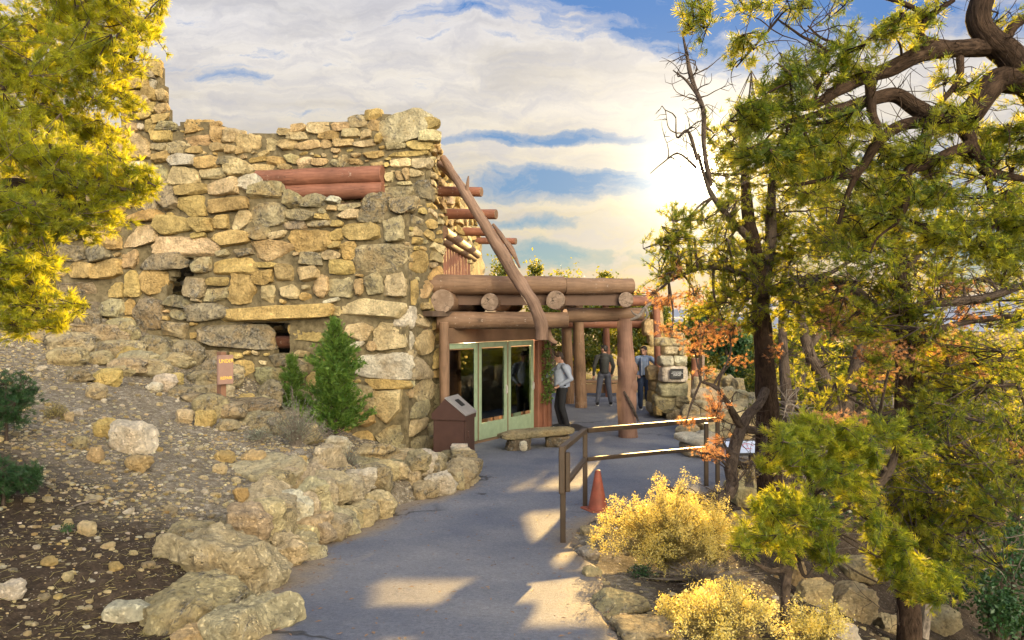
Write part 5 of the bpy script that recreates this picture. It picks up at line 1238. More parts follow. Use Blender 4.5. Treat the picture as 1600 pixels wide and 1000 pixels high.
br = [[((-3.75, 4.4, 3.3), .09), (W(-40, 200, 4.3), .06), (W(20, 90, 4.2), .045), (W(60, 40, 4.2), .035), (W(120, 10, 4.2), .02)],
      [((-3.8, 4.4, 3.0), .08), (W(-20, 150, 4.2), .05), (W(70, 105, 4.1), .035), (W(170, 80, 4.1), .018)],
      [((-3.85, 4.45, 2.9), .07), (W(-30, 300, 3.9), .04), (W(60, 290, 3.9), .025), (W(150, 290, 3.9), .015), (W(220, 300, 4.0), .008)],
      [((-3.9, 4.45, 2.6), .06), (W(-60, 430, 3.7), .035), (W(10, 420, 3.6), .02), (W(60, 450, 3.5), .01)]]
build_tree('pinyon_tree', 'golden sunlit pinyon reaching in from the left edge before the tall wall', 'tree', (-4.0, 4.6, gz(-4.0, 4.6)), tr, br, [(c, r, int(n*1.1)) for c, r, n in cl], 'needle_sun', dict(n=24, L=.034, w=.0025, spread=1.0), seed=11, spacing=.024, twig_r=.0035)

# ---- tree with thick trunk behind the railing (R1)
Y1 = 10.0
t1 = [(W(1210, 880, Y1), .21), (W(1204, 790, Y1), .175), (W(1200, 700, Y1), .155), (W(1197, 600, Y1), .135), (W(1190, 500, Y1), .115), (W(1186, 430, Y1), .10), (W(1172, 360, Y1), .09), (W(1165, 290, Y1), .06), (W(1160, 220, Y1), .035)]
b1 = [[(W(1190, 470, Y1), .09), (W(1203, 380, Y1), .075), (W(1206, 290, Y1), .06), (W(1215, 230, Y1), .035)],
      [(W(1198, 672, Y1-.1), .06), (W(1180, 672, 9.6), .055), (W(1160, 668, 9.4), .055), (W(1148, 650, 9.3), .045), (W(1136, 628, 9.2), .035), (W(1118, 605, 9.2), .025), (W(1095, 596, 9.2), .014)],
      [(W(1196, 610, Y1-.1), .06), (W(1185, 632, 9.7), .055), (W(1168, 650, 9.5), .06), (W(1150, 690, 9.3), .07), (W(1142, 730, 9.1), .07), (W(1144, 758, 9.0), .075), (W(1132, 778, 8.9), .07), (W(1105, 783, 8.8), .05), (W(1070, 772, 8.7), .04), (W(1040, 762, 8.6), .025)],
      [(W(1146, 718, 9.2), .045), (W(1160, 728, 9.3), .05), (W(1180, 722, 9.5), .045), (W(1192, 704, 9.7), .04), (W(1196, 680, 9.8), .03)],
      [(W(1178, 380, Y1), .06), (W(1140, 340, 9.8), .04), (W(1110, 300, 9.7), .03), (W(1090, 240, 9.6), .02)],
      [(W(1186, 440, Y1), .06), (W(1140, 420, 9.7), .04), (W(1090, 420, 9.6), .025), (W(1045, 440, 9.5), .015)],
      [(W(1188, 460, Y1), .06), (W(1240, 440, 9.8), .045), (W(1290, 430, 9.6), .03), (W(1340, 400, 9.6), .018)],
      [(W(1098, 168, 9.5), .03), (W(1080, 120, 9.5), .03), (W(1072, 80, 9.5), .02), (W(1066, 50, 9.5), .01)],
      [(W(1110, 290, 9.7), .03), (W(1100, 230, 9.5), .03), (W(1098, 168, 9.5), .03), (W(1076, 130, 9.5), .018), (W(1052, 110, 9.5), .007)],
      [(W(1090, 250, 9.6), .025), (W(1075, 205, 9.5), .018), (W(1058, 215, 9.5), .012), (W(1056, 184, 9.5), .006)],
      [(W(1088, 262, 9.6), .02), (W(1060, 240, 9.5), .012), (W(1035, 255, 9.5), .008), (W(1016, 271, 9.5), .004)]]
c1_ = [C(1056,345,9.6,(20,28),12),C(1045,385,9.6,(28,36),16),C(1035,430,9.6,(25,28),12),C(1085,370,9.6,(34,34),18),C(1080,420,9.7,(36,28),14),C(1140,315,9.7,(26,34),16),C(1140,235,9.7,(34,32),22),C(1180,200,9.7,(46,40),26),C(1170,270,9.9,(46,36),20),C(1130,380,9.8,(38,36),14),C(1225,190,9.8,(40,40),20),C(1240,260,9.9,(44,40),20),C(1200,330,10.2,(44,36),14),C(1260,330,9.9,(44,36),18),C(1240,400,9.9,(46,34),22),C(1215,445,9.8,(46,24),20),C(1150,440,9.7,(40,28),18),C(1120,480,9.6,(36,24),16),C(1165,490,9.6,(30,22),12),C(1290,380,9.8,(38,34),18),C(1275,450,9.8,(40,26),16),C(1320,340,9.8,(36,34),14),C(1230,480,9.9,(34,22),12),C(1290,290,9.8,(40,34),14),C(1180,410,10.3,(36,30),12)]
d1_ = [C(1045,470,9.5,(26,20),9),C(1015,462,9.4,(20,12),6),C(1085,462,9.5,(28,18),9),C(1050,520,9.3,(30,22),10),C(1100,520,9.4,(34,24),14),C(1085,545,9.3,(26,14),8),C(1140,520,9.5,(26,24),10),C(1104,580,9.2,(18,10),5),C(1115,640,9.1,(26,28),12),C(1130,690,8.9,(22,16),5),C(1105,708,8.8,(24,14),12),C(1072,660,9.1,(16,16),5),C(1150,560,9.6,(24,18),6),C(1205,545,9.7,(20,20),6),C(1060,430,9.6,(30,16),6)]
def rc(rng_, n, x0, x1, y0, y1, Ya, Yb, r, m):
    return [C(rng_.uniform(x0, x1), rng_.uniform(y0, y1), rng_.uniform(Ya, Yb), (r*rng_.uniform(.8, 1.3), r*rng_.uniform(.6, 1)), m) for _ in range(n)]
c1_ += [C(1112,205,9.6,(26,22),9),C(1118,335,9.7,(24,24),9),C(1080,335,9.6,(20,20),7),C(1065,395,9.6,(26,26),10),C(1150,180,9.7,(30,24),10),C(1200,150,9.7,(34,24),10)]
c1_ += rc(random.Random(3), 26, 1130, 1300, 250, 500, 9.6, 10.6, 34, 11)
build_tree('pinyon_tree', 'pinyon with thick rough trunk and rust coloured dead sprays behind the railing end', 'tree', (W(1204, 800, Y1)[0], Y1, gz(W(1204, 800, Y1)[0], Y1)), t1, b1, c1_, 'needle', dict(n=13, L=.060, w=.0062, spread=.95), d1_, seed=21, dens=1.2, rs_=1.25, ndead=90, deadL=.75, spacing=.044, twig_r=.009)

# ---- thin dark trunk (R2)
Y2 = 8.0
t2 = [(W(1424, 1080, Y2), .135), (W(1420, 960, Y2), .118), (W(1418, 860, Y2), .112), (W(1414, 740, Y2), .108), (W(1412, 640, Y2), .10), (W(1414, 560, Y2), .095), (W(1412, 480, Y2), .085), (W(1408, 400, Y2), .07), (W(1398, 320, Y2), .05), (W(1390, 250, Y2), .03)]
b2 = [[(W(1412, 500, Y2), .06), (W(1440, 478, 7.9), .055), (W(1480, 472, 7.8), .05), (W(1540, 466, 7.7), .045), (W(1600, 446, 7.6), .035), (W(1660, 440, 7.6), .02)],
      [(W(1414, 545, Y2), .05), (W(1440, 530, 7.9), .045), (W(1500, 505, 7.8), .035), (W(1600, 492, 7.8), .025)],
      [(W(1412, 500, Y2), .06), (W(1370, 480, 8.1), .05), (W(1330, 450, 8.2), .05), (W(1290, 438, 8.3), .04), (W(1250, 448, 8.4), .02)],
      [(W(1416, 620, Y2), .05), (W(1450, 595, 7.9), .045), (W(1500, 575, 7.9), .03), (W(1570, 560, 7.8), .018)],
      [(W(1418, 700, Y2), .05), (W(1460, 650, 7.8), .04), (W(1520, 610, 7.7), .03), (W(1590, 600, 7.6), .02)],
      [(W(1408, 400, Y2), .05), (W(1370, 340, 8.0), .04), (W(1340, 300, 8.0), .025)],
      [(W(1410, 430, Y2), .05), (W(1450, 370, 8.0), .04), (W(1480, 320, 8.0), .025)],
      [(W(1415, 640, Y2), .035), (W(1380, 650, 7.8), .03), (W(1330, 672, 7.7), .02), (W(1290, 690, 7.6), .012)]]
c2_ = [C(1360,360,8.0,(46,34),18),C(1410,440,7.9,(44,46),34),C(1370,470,7.9,(44,34),26),C(1430,500,7.9,(32,40),20),C(1360,510,7.9,(38,28),20),C(1350,420,8.0,(44,30),16),C(1450,400,8.0,(44,34),16),C(1500,420,7.9,(44,30),14),C(1550,440,7.8,(40,30),10),C(1470,450,7.9,(40,28),12),C(1400,340,8.0,(44,34),14),C(1560,470,7.8,(44,26),10),C(1590,430,7.7,(30,30),10),C(1440,350,8.0,(44,30),10),C(1480,570,7.8,(60,36),12),C(1560,540,7.8,(50,34),12),C(1470,540,7.8,(50,26),10),C(1390,300,8.1,(40,26),10),
       C(1440,620,7.7,(50,40),16),C(1520,640,7.6,(60,44),22),C(1580,690,7.5,(50,60),22),C(1480,720,7.6,(50,40),22),C(1450,770,7.5,(44,44),22),C(1500,820,7.4,(34,36),12),C(1400,790,7.4,(44,46),26),C(1380,740,7.5,(40,30),18)]
d2_ = [C(1370,550,7.8,(46,30),18),C(1390,580,7.7,(40,18),8),C(1470,540,7.8,(50,30),12),C(1510,500,7.8,(40,26),10),C(1490,450,7.9,(34,26),8),C(1310,480,8.2,(40,26),8),C(1300,520,8.2,(30,22),6),C(1350,600,7.8,(26,12),3),C(1530,570,7.7,(40,26),6),C(1590,700,7.5,(20,24),4),C(1310,450,8.2,(30,18),5)]
c2_ += rc(random.Random(4), 42, 1290, 1620, 230, 640, 7.4, 9.0, 40, 11)+rc(random.Random(14), 26, 1400, 1620, 620, 900, 6.8, 8.0, 40, 14)
build_tree('pinyon_tree', 'pinyon with straight thin dark trunk standing lowest on the right slope', 'tree', (W(1420, 1000, Y2)[0], Y2, gz(W(1420, 1000, Y2)[0], Y2)), t2, b2, c2_, 'needle', dict(n=14, L=.052, w=.0054), d2_, seed=31, dens=1.0, rs_=1.3, ndead=170, deadL=.8, spacing=.041, twig_r=.0075)

# ---- V shaped grey tree further back (R4)
Y4 = 13.0
t4 = [(W(1316, 760, Y4), .22), (W(1312, 700, Y4), .19), (W(1318, 650, Y4), .15), (W(1330, 600, Y4), .12), (W(1345, 540, Y4), .09), (W(1352, 470, Y4), .05)]
b4 = [[(W(1312, 680, Y4), .14), (W(1290, 600, 12.9), .12), (W(1268, 560, 12.8), .10), (W(1256, 520, 12.8), .08), (W(1246, 470, 12.8), .05)],
      [(W(1316, 690, Y4), .13), (W(1350, 640, 13), .11), (W(1372, 590, 13), .10), (W(1388, 540, 13), .07)],
      [(W(1262, 545, 12.8), .05), (W(1300, 500, 12.9), .04), (W(1330, 480, 12.9), .02)]]
c4_ = [C(1250,520,13.4,(40,34),14),C(1300,560,13.8,(44,34),14),C(1340,500,13,(40,40),14),C(1250,600,14,(36,36),10),C(1380,520,13,(40,40),12),C(1290,470,13,(40,30),10)]
build_tree('twisted_tree', 'old grey juniper with forked leaning trunk between the two pinyon trunks', 'tree', W(1312, 720, Y4), t4, b4, c4_, 'needle', dict(n=10, L=.09, w=.012), seed=41, barkm='bark2', ndead=60, deadL=1.1, spacing=.08, twig_r=.013)
t5 = [(W(1238, 720, 12.5), .11), (W(1232, 650, 12.5), .10), (W(1226, 580, 12.5), .085), (W(1222, 500, 12.5), .06), (W(1226, 420, 12.5), .03)]
build_tree('bare_tree', 'slim grey bare trunk just right of the thick rough trunk', 'tree', W(1238, 720, 12.5), t5, [[(W(1232, 640, 12.5), .04), (W(1250, 600, 12.4), .03), (W(1262, 580, 12.4), .02)]], [C(1230,430,12.5,(30,30),6)], 'needle', dict(n=10, L=.08, w=.01), seed=43, barkm='bark2', ndead=34, spacing=.08)

# ---- overhead near tree, trunk outside the frame right (R0)
Y0 = 5.2
xt = 4.15
t0 = [((xt, 5.4, gz(xt, 5.4)-.1), 0.2016), ((xt, 5.4, 1.0), 0.1764), ((xt-.05, 5.35, 2.4), 0.1596), ((xt-.2, 5.3, 3.4), 0.1428), (W(1640, 175, 5.2), 0.1218), (W(1600, 120, 5.2), 0.1092), (W(1572, 85, 5.2), 0.0924), (W(1545, 60, 5.2), 0.0840), (W(1530, 20, 5.2), 0.0840), (W(1560, -60, 5.2), 0.0672)]
b0 = [[(W(1600, 125, 5.2), 0.0924), (W(1555, 128, 5.2), 0.0840), (W(1530, 160, 5.15), 0.0840), (W(1505, 182, 5.15), 0.0840), (W(1470, 190, 5.1), 0.0714), (W(1430, 168, 5.1), 0.0588), (W(1395, 148, 5.1), 0.0504), (W(1340, 162, 5.05), 0.0378), (W(1280, 178, 5.0), 0.0252), (W(1230, 190, 5.0), 0.0126)],
      [(W(1560, 72, 5.2), 0.0672), (W(1520, 75, 5.2), 0.0630), (W(1470, 78, 5.15), 0.0588), (W(1430, 88, 5.1), 0.0546), (W(1390, 108, 5.1), 0.0504), (W(1350, 122, 5.05), 0.0462), (W(1310, 140, 5.0), 0.0378), (W(1270, 165, 5.0), 0.0252), (W(1220, 170, 5.0), 0.0126)],
      [(W(1360, 125, 5.05), 0.0378), (W(1362, 175, 5.0), 0.0294), (W(1372, 205, 5.0), 0.0252), (W(1358, 245, 5.0), 0.0235), (W(1330, 290, 5.0), 0.0185), (W(1310, 350, 5.0), 0.0126)],
      [(W(1500, 190, 5.15), 0.0504), (W(1440, 190, 5.1), 0.0420), (W(1400, 200, 5.05), 0.0378), (W(1368, 228, 5.0), 0.0336), (W(1340, 268, 5.0), 0.0252), (W(1290, 280, 5.0), 0.0151), (W(1240, 290, 5.0), 0.0084)],
      [(W(1500, 195, 5.15), 0.0462), (W(1516, 225, 5.1), 0.0420), (W(1480, 240, 5.05), 0.0336), (W(1445, 258, 5.0), 0.0336), (W(1418, 268, 5.0), 0.0294), (W(1415, 320, 5.0), 0.0210), (W(1400, 350, 5.0), 0.0126)],
      [(W(1514, 222, 5.1), 0.0420), (W(1530, 250, 5.1), 0.0336), (W(1545, 268, 5.1), 0.0294), (W(1600, 280, 5.1), 0.0210)],
      [(W(1545, 266, 5.1), 0.0252), (W(1548, 300, 5.1), 0.0185), (W(1562, 330, 5.1), 0.0118)],
      [(W(1510, 75, 5.2), 0.0336), (W(1440, 60, 5.1), 0.0294), (W(1455, 25, 5.1), 0.0252), (W(1490, 0, 5.1), 0.0168)],
      [(W(1565, 90, 5.2), 0.0420), (W(1580, 45, 5.2), 0.0378), (W(1615, 20, 5.2), 0.0252)],
      [(W(1500, 90, 5.15), 0.0252), (W(1498, 125, 5.1), 0.0210), (W(1470, 160, 5.05), 0.0151), (W(1448, 190, 5.0), 0.0118), (W(1432, 245, 5.0), 0.0067)],
      [(W(1455, 25, 5.1), 0.0168), (W(1380, -5, 5.1), 0.0168), (W(1280, -15, 5.1), 0.0168), (W(1180, -10, 5.1), 0.0126), (W(1090, -5, 5.1), 0.0067)],
      [(W(1270, 165, 5.0), 0.0151), (W(1290, 85, 5.0), 0.0118), (W(1250, 55, 5.0), 0.0084), (W(1215, 30, 5.0), 0.0050)],
      [(W(1330, 75, 5.0), 0.0101), (W(1285, 60, 5.0), 0.0084), (W(1262, 40, 5.0), 0.0042)],
      [(W(1215, 30, 5.0), 0.0076), (W(1190, 60, 5.0), 0.0076), (W(1150, 105, 5.0), 0.0050)]]
c0_ = [C(1086,12,5.0,(24,22),9),C(1075,40,5.0,(16,26),7),C(1100,45,5.0,(16,22),5),C(1168,75,5.0,(26,22),11),C(1230,15,5.0,(30,20),12),C(1165,15,5.0,(26,14),8),C(1320,8,5.0,(30,12),6),C(1310,68,5.0,(26,22),16),C(1395,50,5.0,(34,22),16),C(1345,110,5.0,(28,20),12),C(1440,20,5.1,(34,22),12),C(1440,80,5.1,(24,16),8),C(1235,130,5.0,(36,34),32),C(1290,115,5.0,(28,26),16),C(1200,175,5.0,(34,30),26),C(1270,195,5.0,(36,28),18),C(1240,235,4.9,(42,32),30),C(1185,240,5.0,(34,24),20),C(1330,200,5.0,(34,24),14),C(1310,250,5.0,(34,28),14),C(1380,230,5.0,(34,26),12),C(1430,220,5.0,(36,28),14),C(1480,120,5.1,(30,22),8),C(1520,130,5.1,(20,16),5),C(1550,250,5.1,(34,26),12),C(1590,220,5.1,(24,30),10),C(1470,300,5.0,(40,30),14),C(1530,310,5.0,(40,30),14),C(1585,330,5.1,(30,40),16),C(1400,300,5.0,(40,34),12),C(1340,320,5.0,(36,30),12),C(1450,360,5.0,(44,30),12),C(1520,380,5.0,(44,30),12),C(1590,400,5.1,(34,40),18),C(1570,360,5.1,(34,24),12),C(1585,130,5.2,(24,24),6),C(1560,20,5.2,(30,20),6),C(1275,290,5.0,(34,22),10),C(1360,395,5.0,(30,24),6)]
c0_ += rc(random.Random(5), 20, 1290, 1610, 190, 420, 4.9, 5.6, 32, 10)
build_tree('pinyon_tree', 'near pinyon whose thick dark limbs arch in from the upper right edge', 'tree', (xt, 5.4, gz(xt, 5.4)), t0, b0, c0_, 'needle', dict(n=14, L=.045, w=.0042), seed=51, dens=1.3, rs_=1.3, ndead=170, deadL=.5, spacing=.032, twig_r=.0045, brm='bark')

# ---- low front pinyon with the crooked stem (R3)
Y3 = 5.6
t3 = [(W(1222, 1050, Y3), .032), (W(1226, 960, Y3), .030), (W(1232, 890, Y3), .032), (W(1262, 840, Y3), .034), (W(1290, 805, Y3), .034), (W(1330, 788, Y3), .034), (W(1362, 765, Y3), .036), (W(1388, 738, Y3), .032), (W(1402, 700, Y3), .02)]
b3 = [[(W(1234, 888, Y3), .025), (W(1205, 892, 5.5), .018), (W(1180, 880, 5.5), .012)],
      [(W(1300, 800, Y3), .02), (W(1255, 785, 5.5), .014), (W(1230, 780, 5.5), .01)],
      [(W(1245, 870, Y3), .018), (W(1262, 900, 5.5), .012), (W(1300, 830, 5.5), .01)],
      [(W(1290, 805, Y3), .02), (W(1260, 740, 5.5), .016), (W(1235, 700, 5.5), .012)],
      [(W(1388, 738, Y3), .02), (W(1350, 700, 5.6), .016), (W(1320, 670, 5.6), .01)]]
c3_ = [C(1225,690,5.3,(34,26),30),C(1270,670,5.4,(40,28),34),C(1320,680,5.4,(40,28),30),C(1250,725,5.3,(38,26),34),C(1300,730,5.3,(40,30),32),C(1350,700,5.5,(36,34),24),C(1205,720,5.3,(18,14),10),C(1200,790,5.2,(24,22),18),C(1235,780,5.2,(36,26),28),C(1180,830,5.2,(34,24),24),C(1230,840,5.2,(34,30),26),C(1280,800,5.3,(34,26),20),C(1285,850,5.3,(22,44),26),C(1330,760,5.4,(34,24),20),C(1350,810,5.4,(36,30),18),C(1390,840,5.4,(30,30),16),C(1160,850,5.1,(24,20),10),C(1400,880,5.4,(30,36),22),C(1440,900,5.4,(40,36),24),C(1370,870,5.4,(24,22),8),C(1480,910,5.5,(36,26),14),C(1440,940,5.4,(26,18),8),C(1385,660,5.6,(30,24),14),C(1420,700,5.6,(30,30),14)]
d3_ = [C(1290,650,5.6,(40,12),8),C(1345,660,5.6,(20,14),4)]
build_tree('pinyon_sapling', 'low green pinyon with crooked pale stem in the right foreground', 'tree', W(1222, 1020, Y3), t3, b3, c3_, 'needle_mid', dict(n=15, L=.05, w=.0036, spread=.8), d3_, seed=61, dens=1.15, ndead=60, deadL=.45, spacing=.026, twig_r=.004, barkm='bark2')

# ---- background trees and bushes
def bushy(name, label, cat, base, H, Rr, seed, mat='leaf_bg', group=None, leaf=.09, n=2600, trunkr=.14, nl=9, flat=.8):
    rng = np.random.default_rng(seed); T = thing(name, label, cat, base, group); b = np.array(base, float)
    mb = MB(); top = b+(rng.normal()*.2, rng.normal()*.2, H*.85); mb.tube([b-(0, 0, .3), b+(0.05, 0, H*.3), b+(-.05, .05, H*.6), top], [trunkr, trunkr*.8, trunkr*.5, .03], 9, smooth=3, wob=.12, seed=seed); mb.build('trunk', M['bark2'], T)
    mbl = MB(); mbf = MB(); P = []
    for i in range(nl):
        a = i*2.4+rng.random(); hh = H*(.28+.66*rng.random()); rad = Rr*(1.05-.55*(hh/H))*rng.uniform(.45, 1); c = b+(math.cos(a)*rad, math.sin(a)*rad, hh)
        mbl.tube([b+(0, 0, hh*.55), (b+c)/2+(0, 0, hh*.35), c], [trunkr*.4, trunkr*.25, .02], 6, smooth=3, wob=.15)
        cr = Rr*rng.uniform(.32, .55); m = n//nl; hub = c+rng.normal(size=(9, 3))*cr*.5
        P.append(hub[rng.integers(0, 9, m)]+rng.normal(size=(m, 3))*(cr*.32, cr*.32, cr*.28*flat))
    P.append(b+(0, 0, H*.78)+rng.normal(size=(n//5, 3))*(Rr*.22, Rr*.22, H*.08))
    P = np.vstack(P); leafcards(mbf, P, rng.uniform(.5, 1.2, len(P))*leaf, rng)
    mbl.build('branches', M['bark2'], T); mbf.build('foliage', M[mat], T, smooth=False); return T
def gb(px, Y): x = (px-800)/F*Y; return (x, Y, gz(x, Y))
def btree(px, Y, pytop, Rpx, seed, label, name='juniper_tree', mat='leaf_bg', group=None, n=2600, base=None, leaf=None):
    b = gb(px, Y) if base is None else base; H = W(px, pytop, Y)[2]-b[2]
    return bushy(name, label, 'tree', b, H, Rpx/F*Y, seed, mat, group, leaf or .0026*Y, int(n*1.8))
btree(782, 30, 384, 34, 1001, 'leafy juniper whose top shows left of the leaning pole above the porch', n=2400)
btree(832, 31, 396, 20, 1002, 'small juniper top showing right of the leaning pole foot', n=1500)
btree(897, 32, 412, 34, 1003, 'wide juniper top showing above the porch middle', n=2400)
btree(938, 33, 420, 22, 1004, 'round juniper top at the right end of the porch roofline', n=1500)
G = 'junipers behind the terrace'
for i, (px, Y, top, rr_) in enumerate(((862, 28.5, 446, 40), (900, 29.5, 444, 46), (945, 30, 442, 48), (985, 30.5, 462, 40), (1025, 31, 478, 40))):
    btree(px, Y, top, rr_, 1010+i, 'sunlit juniper in the row seen through the porch behind the terrace', group=G, n=3600)
btree(1090, 27, 470, 46, 1021, 'dense juniper just behind the rock heap and plaque pillar', n=4200)
btree(1140, 24, 500, 44, 1022, 'dark green juniper right of the rock heap', n=4200, mat='leaf_dark')
btree(1180, 30, 470, 44, 1023, 'juniper showing through left of the thick rough trunk', n=3000)
G2 = 'junipers filling the slope behind the pinyon trunks'
rs = random.Random(5)
for i, (px, Y, top, rr_) in enumerate(((1225, 22, 500, 60), (1275, 26, 480, 60), (1330, 24, 520, 64), (1385, 28, 500, 64), (1440, 22, 530, 62), (1490, 27, 505, 66), (1545, 23, 545, 66), (1600, 27, 520, 70), (1235, 17, 590, 56), (1300, 18.5, 600, 60), (1370, 17, 610, 60), (1440, 16, 620, 62), (1520, 17, 610, 66), (1590, 16, 620, 66), (1660, 22, 540, 70))):
    btree(px, Y, top, rr_, 1030+i, 'dense juniper in the wood behind the two pinyon trunks on the right', group=G2, n=3300)
# dark low shrubs on the right slope
for i, (px, py, Y, r, lab) in enumerate(((1500, 790, 10.5, 70, 'dark shrub in deep shade right of the thin trunk'), (1590, 860, 9.5, 70, 'dark green shrub at the right edge of the photo'), (1560, 950, 8.6, 60, 'dark green shrub low in the right corner'), (1330, 770, 12, 60, 'dark shrub behind the low crooked pinyon'), (1240, 830, 11.5, 50, 'dark shrub just right of the thick trunk base'), (1440, 860, 11.0, 60, 'dark shrub behind the thin dark trunk'), (1390, 720, 13.5, 60, 'green shrub beyond the forked grey juniper'))):
    p = W(px, py, Y); g = gz(p[0], p[1]); rng = np.random.default_rng(1100+i); T = thing('shrub', lab, 'shrub', (p[0], p[1], g))
    mb = MB(); n_ = 3000; hub = p+rng.normal(size=(16, 3))*r/F*Y*.5; P = hub[rng.integers(0, 16, n_)]+rng.normal(size=(n_, 3))*r/F*Y*.22; leafcards(mb, P, rng.uniform(.5, 1.2, n_)*.032, rng); mb.build('foliage', M['leaf_dark'], T, smooth=False)
    mb = MB(); 
    for k in range(9): e = hub[k]; mb.tube([(p[0], p[1], g-.05), ((p[0]+e[0])/2, (p[1]+e[1])/2, (g+e[2])/2), e], [.03, .02, .008], 5, smooth=3)
    mb.build('stems', M['bark2'], T)
# dead brush tangle on the right slope: real dry branches on the ground
for i, (px, py, Y, n_, lab) in enumerate(((1400, 660, 11.5, 46, 'tangle of bare grey branches right of the forked juniper'), (1500, 620, 11, 46, 'tangle of dry branches at the right between trunk and photo edge'), (1440, 780, 8.8, 34, 'bare drooping branches low beside the thin dark trunk'), (1250, 640, 11.5, 30, 'dry branch tangle right of the thick rough trunk'))):
    p = W(px, py, Y); rng = np.random.default_rng(1200+i); x, y = p[0], p[1]; g = gz(x, y); mb = MB()
    stem = [(x, y, g-.1), (x+.1, y, (g+p[2])/2), tuple(p)]
    mb.tube(stem, [.07, .05, .03], 8, smooth=4, wob=.15); lp, _ = crom(np.array(stem), np.array([.07, .05, .03]), 8)
    deadtwigs(mb, lp[8:], n_, 1.3, rng, r=.014, up=.05); tag(mb.build('dead_branch', M['deadwood'], loc=(x, y, g)), lab, 'dead branches')

# ---- young junipers before the wall
def cone_sapling(label, px, py, top, wpx, Y, seed, n=200, group=None, mat='juniper'):
    p = hit(px, py, 8, 16); Y = p[1]; H = (py-top)/F*Y; Rr = wpx/2/F*Y; rng = np.random.default_rng(seed); T = thing('juniper_sapling', label, 'sapling', p)
    mb = MB(); mb.tube([p, p+(0.01, 0, H*.5), p+(0, 0, H*.97)], [.022, .014, .004], 7, smooth=4, wob=.1); mb.build('trunk', M['bark2'], T)
    mbt = MB(); mbf = MB(); TP, TD, TS = [], [], []
    for i in range(n):
        f = rng.random()**.8; h = H*(.10+.88*f); a = rng.uniform(0, 6.28); prof = (1-f)**.62*(0.8+.35*math.sin(f*11+a*2+seed)); rad = Rr*prof*rng.uniform(.5, 1.15)+.02
        E = p+np.array([math.cos(a)*rad, math.sin(a)*rad*.9, h+.05+rad*.25]); A = p+np.array([0, 0, h-rad*.25]); mbt.tube([A, (A+E)/2, E], [.005, .004, .002], 4, cap=False)
        m = max(3, int(rad/.022)); ts = np.linspace(.3, 1, m)[:, None]; pts = A*(1-ts)+E*ts+rng.normal(size=(m, 3))*.022; TP.append(pts); dd = (E-A)[None]/max(rad, .05)+rng.normal(size=(m, 3))*.5+(0, 0, .4); TD.append(dd); TS.append(rng.uniform(.7, 1.2, m))
    tufts(mbf, np.vstack(TP), np.vstack(TD), np.concatenate(TS), rng, n=9, L=.06, w=.011, spread=.7, shoot=.8); mbt.build('branches', M['bark2'], T); mbf.build('foliage', M[mat], T, smooth=False)
cone_sapling('bright green young juniper tallest before the stone wall', 524, 690, 500, 122, 13, 1301, 460)
cone_sapling('short dark young juniper left of the tallest one', 456, 652, 556, 50, 13, 1302, 130)
# ---- sagebrush and small bushes : fans of thin stems with small leaves
def brush(name, label, p, Rr, H, seed, stems=90, mat='sage', stem='deadwood', leaf=.012, nleaf=12, cat='shrub', tip=None, tipn=10, tipr=.02, curve=.3, sr=.0035, up=1.0, tipleaf=.012):
    rng = np.random.default_rng(seed); T = thing(name, label, cat, p); p = np.array(p, float); mbt = MB(); mbf = MB(); P = []; TIP = []
    for i in range(stems):
        u = rng.random()**.5; a = rng.uniform(0, 6.28); hh = H*math.sqrt(max(.05, 1-u*u*.85))*rng.uniform(.62, 1.1)*up*(1+.28*math.sin(a*3+seed)*math.sin(u*5+seed*2)); u *= 1+.22*math.sin(a*4+seed*1.7); E = p+np.array([math.cos(a)*u*Rr, math.sin(a)*u*Rr, hh]); m = p+np.array([math.cos(a)*u*Rr*.35, math.sin(a)*u*Rr*.35, hh*(.45+curve*.3)])
        mbt.tube([p+rng.normal(size=3)*(.03, .03, 0), m, E], [sr*1.6, sr, sr*.4], 4, smooth=3, cap=False)
        ts = rng.uniform(.45, 1, nleaf)[:, None]; P.append((1-ts)**2*p+2*ts*(1-ts)*m+ts**2*E+rng.normal(size=(nleaf, 3))*leaf*1.3); 
        if tip: TIP.append(E+rng.normal(size=(tipn, 3))*tipr)
    P = np.vstack(P); leafcards(mbf, P, rng.uniform(.6, 1.2, len(P))*leaf, rng); mbt.build('stems', M[stem], T); mbf.build('foliage', M[mat], T, smooth=False)
    if tip: mb = MB(); Q = np.vstack(TIP); leafcards(mb, Q, rng.uniform(.5, 1.2, len(Q))*tipleaf, rng); mb.build('flower_heads', M[tip], T, smooth=False)
    return T
def hb(px, py): return hit(px, py, 3.5, 16)
brush('sagebrush', 'grey green sagebrush on the slope edge left of the juniper sapling', hb(462, 700), .42, .72, 1401, 150, nleaf=16)
brush('sagebrush', 'small grey sagebrush left of the larger one', hb(405, 690), .26, .2, 1402, 70)
brush('sagebrush', 'dead grey twiggy bush between sagebrush and boulders', hb(492, 695), .30, .45, 1403, 110, nleaf=3)
brush('sagebrush', 'small grey bush growing between boulders below the sapling', W(545, 730, 11.0), .2, .28, 1404, 70, nleaf=8)
brush('sagebrush', 'tiny green grey tuft on the dirt gap beside the low boulder', W(570, 770, 10.4), .13, .2, 1405, 50)
brush('bush', 'small round brown dried bush on the slope left of centre', hb(88, 655), .16, .2, 1406, 90, mat='straw', nleaf=14)
